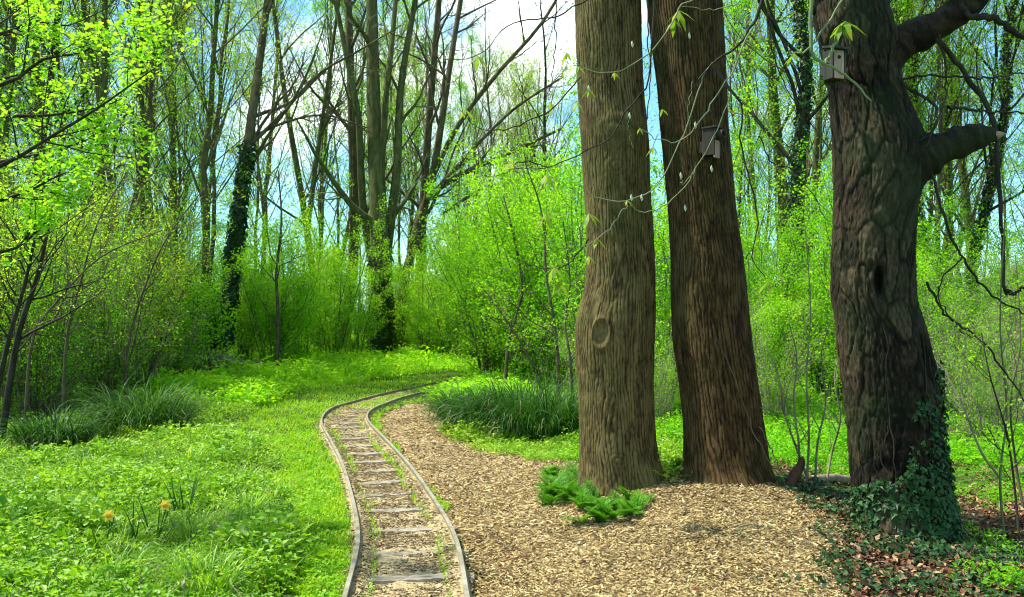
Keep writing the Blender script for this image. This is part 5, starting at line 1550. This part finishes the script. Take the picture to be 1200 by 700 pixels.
# overhanging lime branch of a maple standing outside the left edge
rg = np.random.default_rng(123)
mpl = np.array([-5.6, 6.6, 0.0]); mpl[2] = float(hgt(mpl[0], mpl[1]))
mt = thing('maple_tree', 'maple just outside the left edge whose lime green leafy branches reach into the upper left', 'tree', mpl)
P0 = np.array([smooth_path([(0, 0, -.1), (.05, 0, 1.5), (0, .1, 3), (-.1, .1, 5), (0, 0, 8)], 14)]); R0 = np.linspace(.10, .03, 14)[None]
bp = []
for pl, dd in [([(-120, 240), (0, 195), (60, 160), (110, 130), (160, 95), (196, 70)], 6.2), ([(-120, 150), (0, 137), (60, 135), (120, 125), (150, 112)], 6.6), ([(-120, 100), (0, 100), (50, 70), (100, 60), (130, 30)], 6.0),
               ([(-120, 220), (0, 190), (50, 180), (100, 165), (125, 150)], 6.9), ([(-120, 60), (0, 40), (40, 25), (80, 30), (135, 5)], 6.8), ([(-120, 260), (-20, 240), (30, 225), (70, 205), (90, 200)], 6.4),
               ([(-120, 330), (-20, 300), (20, 290), (50, 265), (70, 245)], 6.6), ([(-120, 10), (-20, -10), (20, -5), (50, 10), (70, 5)], 7.2)]:
    root_z = P(pl[0][0], pl[0][1], dd)[2]
    start = mpl + np.array([0, 0, max(root_z - .3, .5)])
    bp.append(smooth_path([start] + [P(x_, y_, dd) for x_, y_ in pl], 16) - mpl)
B0 = np.array(bp); BR = np.linspace(.022, .003, 16)[None].repeat(len(bp), 0)
B1, BR1 = spawn(rg, B0, BR, 11, .35, 1, 38, .20, 6, .5, .1, .0, .4, shape=.3, rmin=.002)
B2, BR2 = spawn(rg, B1, BR1, 4, .2, 1, 40, .5, 4, .6, .12, 0, .5, rmin=.0015)
mk_parts(mt, [(P0, R0, 10), (B0, BR, 6), (B1, BR1, 4)], [leaves_on(rg, B2, 12, .038, spread=.035, wid=.75, up=.6), leaves_on(rg, B1, 14, .038, spread=.03, wid=.75, up=.6)], M['bark_dark'], leaf_mat('maple leaves', [(.10, .32, .01), (.18, .46, .015), (.27, .56, .02), (.42, .66, .05)], .55), 'leaves', 'trunk', [(B2, BR2, 3)], M['twig_green'])

# ------------------------------------------------------------------ fallen wood and small pieces
def log(label, a, b, r, mat, name='fallen_log', seed=0, pts=None):
    ga, gb_ = G(*a), G(*b)
    ga = ga + np.array([0, 0, r * .7]); gb_ = gb_ + np.array([0, 0, r * .7])
    p = smooth_path([ga, ga * .5 + gb_ * .5 + np.array([0, .03, .015]), gb_], 14)
    v, q = tubes(p[None], (r * (1 + .12 * vnoise(np.arange(14) * .7, np.zeros(14), seed)))[None], 10)
    mb = MB().add(v - ga, q)
    for s_ in (slice(0, 10), slice(len(v) - 10, len(v))):
        ring = v[s_] - ga
        mb.add(np.vstack([ring, ring.mean(0)[None]]), np.array([[i, (i + 1) % 10, 10] for i in range(10)]))
    o = link(name, mb.mesh(name, mat, True)); o.location = ga
    return tag(o, label, 'fallen branch' if name == 'fallen_branch' else 'log')
logm = wood_mat('old log', [(.12, .085, .05), (.25, .18, .11), (.38, .29, .18)], scale=(4, 4, 4), noise=3.0, bump=.4)
log('pale log lying on the ground between the saplings and the dark tree', (950, 567), (1000, 567), .04, logm, seed=1)
log('thin pale branch lying at the edge of the wood chips by the ivy', (975, 636), (1016, 651), .017, logm, 'fallen_branch', 2)
log('pale stick lying near the bottom right corner', (1174, 662), (1196, 676), .022, logm, 'fallen_branch', 3)
log('grey stick lying in the herbs at left', (232, 515), (300, 478), .012, logm, 'fallen_branch', 4)
log('short rotten log at the right edge behind the saplings', (1188, 560), (1240, 556), .06, logm, seed=5)
# leaning stump by middle tree
g = G(925, 574)
sv, sq, sp = limb(None, [g + np.array([-.03, 0, -.05]), g + np.array([.03, 0, .09]), g + np.array([.11, .02, .20])], .06, .034, 14, .25, 12, 7)
sv[-24:, 2] += np.abs(np.sin(np.arange(24) * 2.3)) * .06 * np.repeat([.4, 1.0], 12)
sm_ = MB().add(sv - g, sq)
ring = sv[-12:] - g
sm_.add(np.vstack([ring, (ring.mean(0) - np.array([0, 0, .02]))[None]]), np.array([[i, (i + 1) % 12, 12] for i in range(12)]))
o = link('tree_stump', sm_.mesh('tree_stump', wood_mat('rotten red stump', [(.03, .016, .009), (.07, .036, .02), (.12, .065, .04)], scale=(3, 3, 1), noise=4.0, bump=.6), True)); o.location = g
tag(o, 'small leaning reddish broken stump at the right foot of the middle big trunk', 'stump')
# stems climbing the right foot of the middle tree
for k, pl in enumerate([[(835, 385), (850, 420), (870, 470), (885, 510), (905, 545), (922, 572)], [(890, 500), (905, 530), (918, 560), (922, 580)]]):
    add_limb(T2, [P(x_, y_, d2 - .40 - .0 * k) for x_, y_ in pl], 0.7 * d2 / F, .4 * d2 / F, M['twig'], 'climbing_stem', n=30, sides=6, seed=50 + k, lump=.1)
print('objects', len(bpy.data.objects), 'faces', sum(len(m.polygons) for m in bpy.data.meshes))
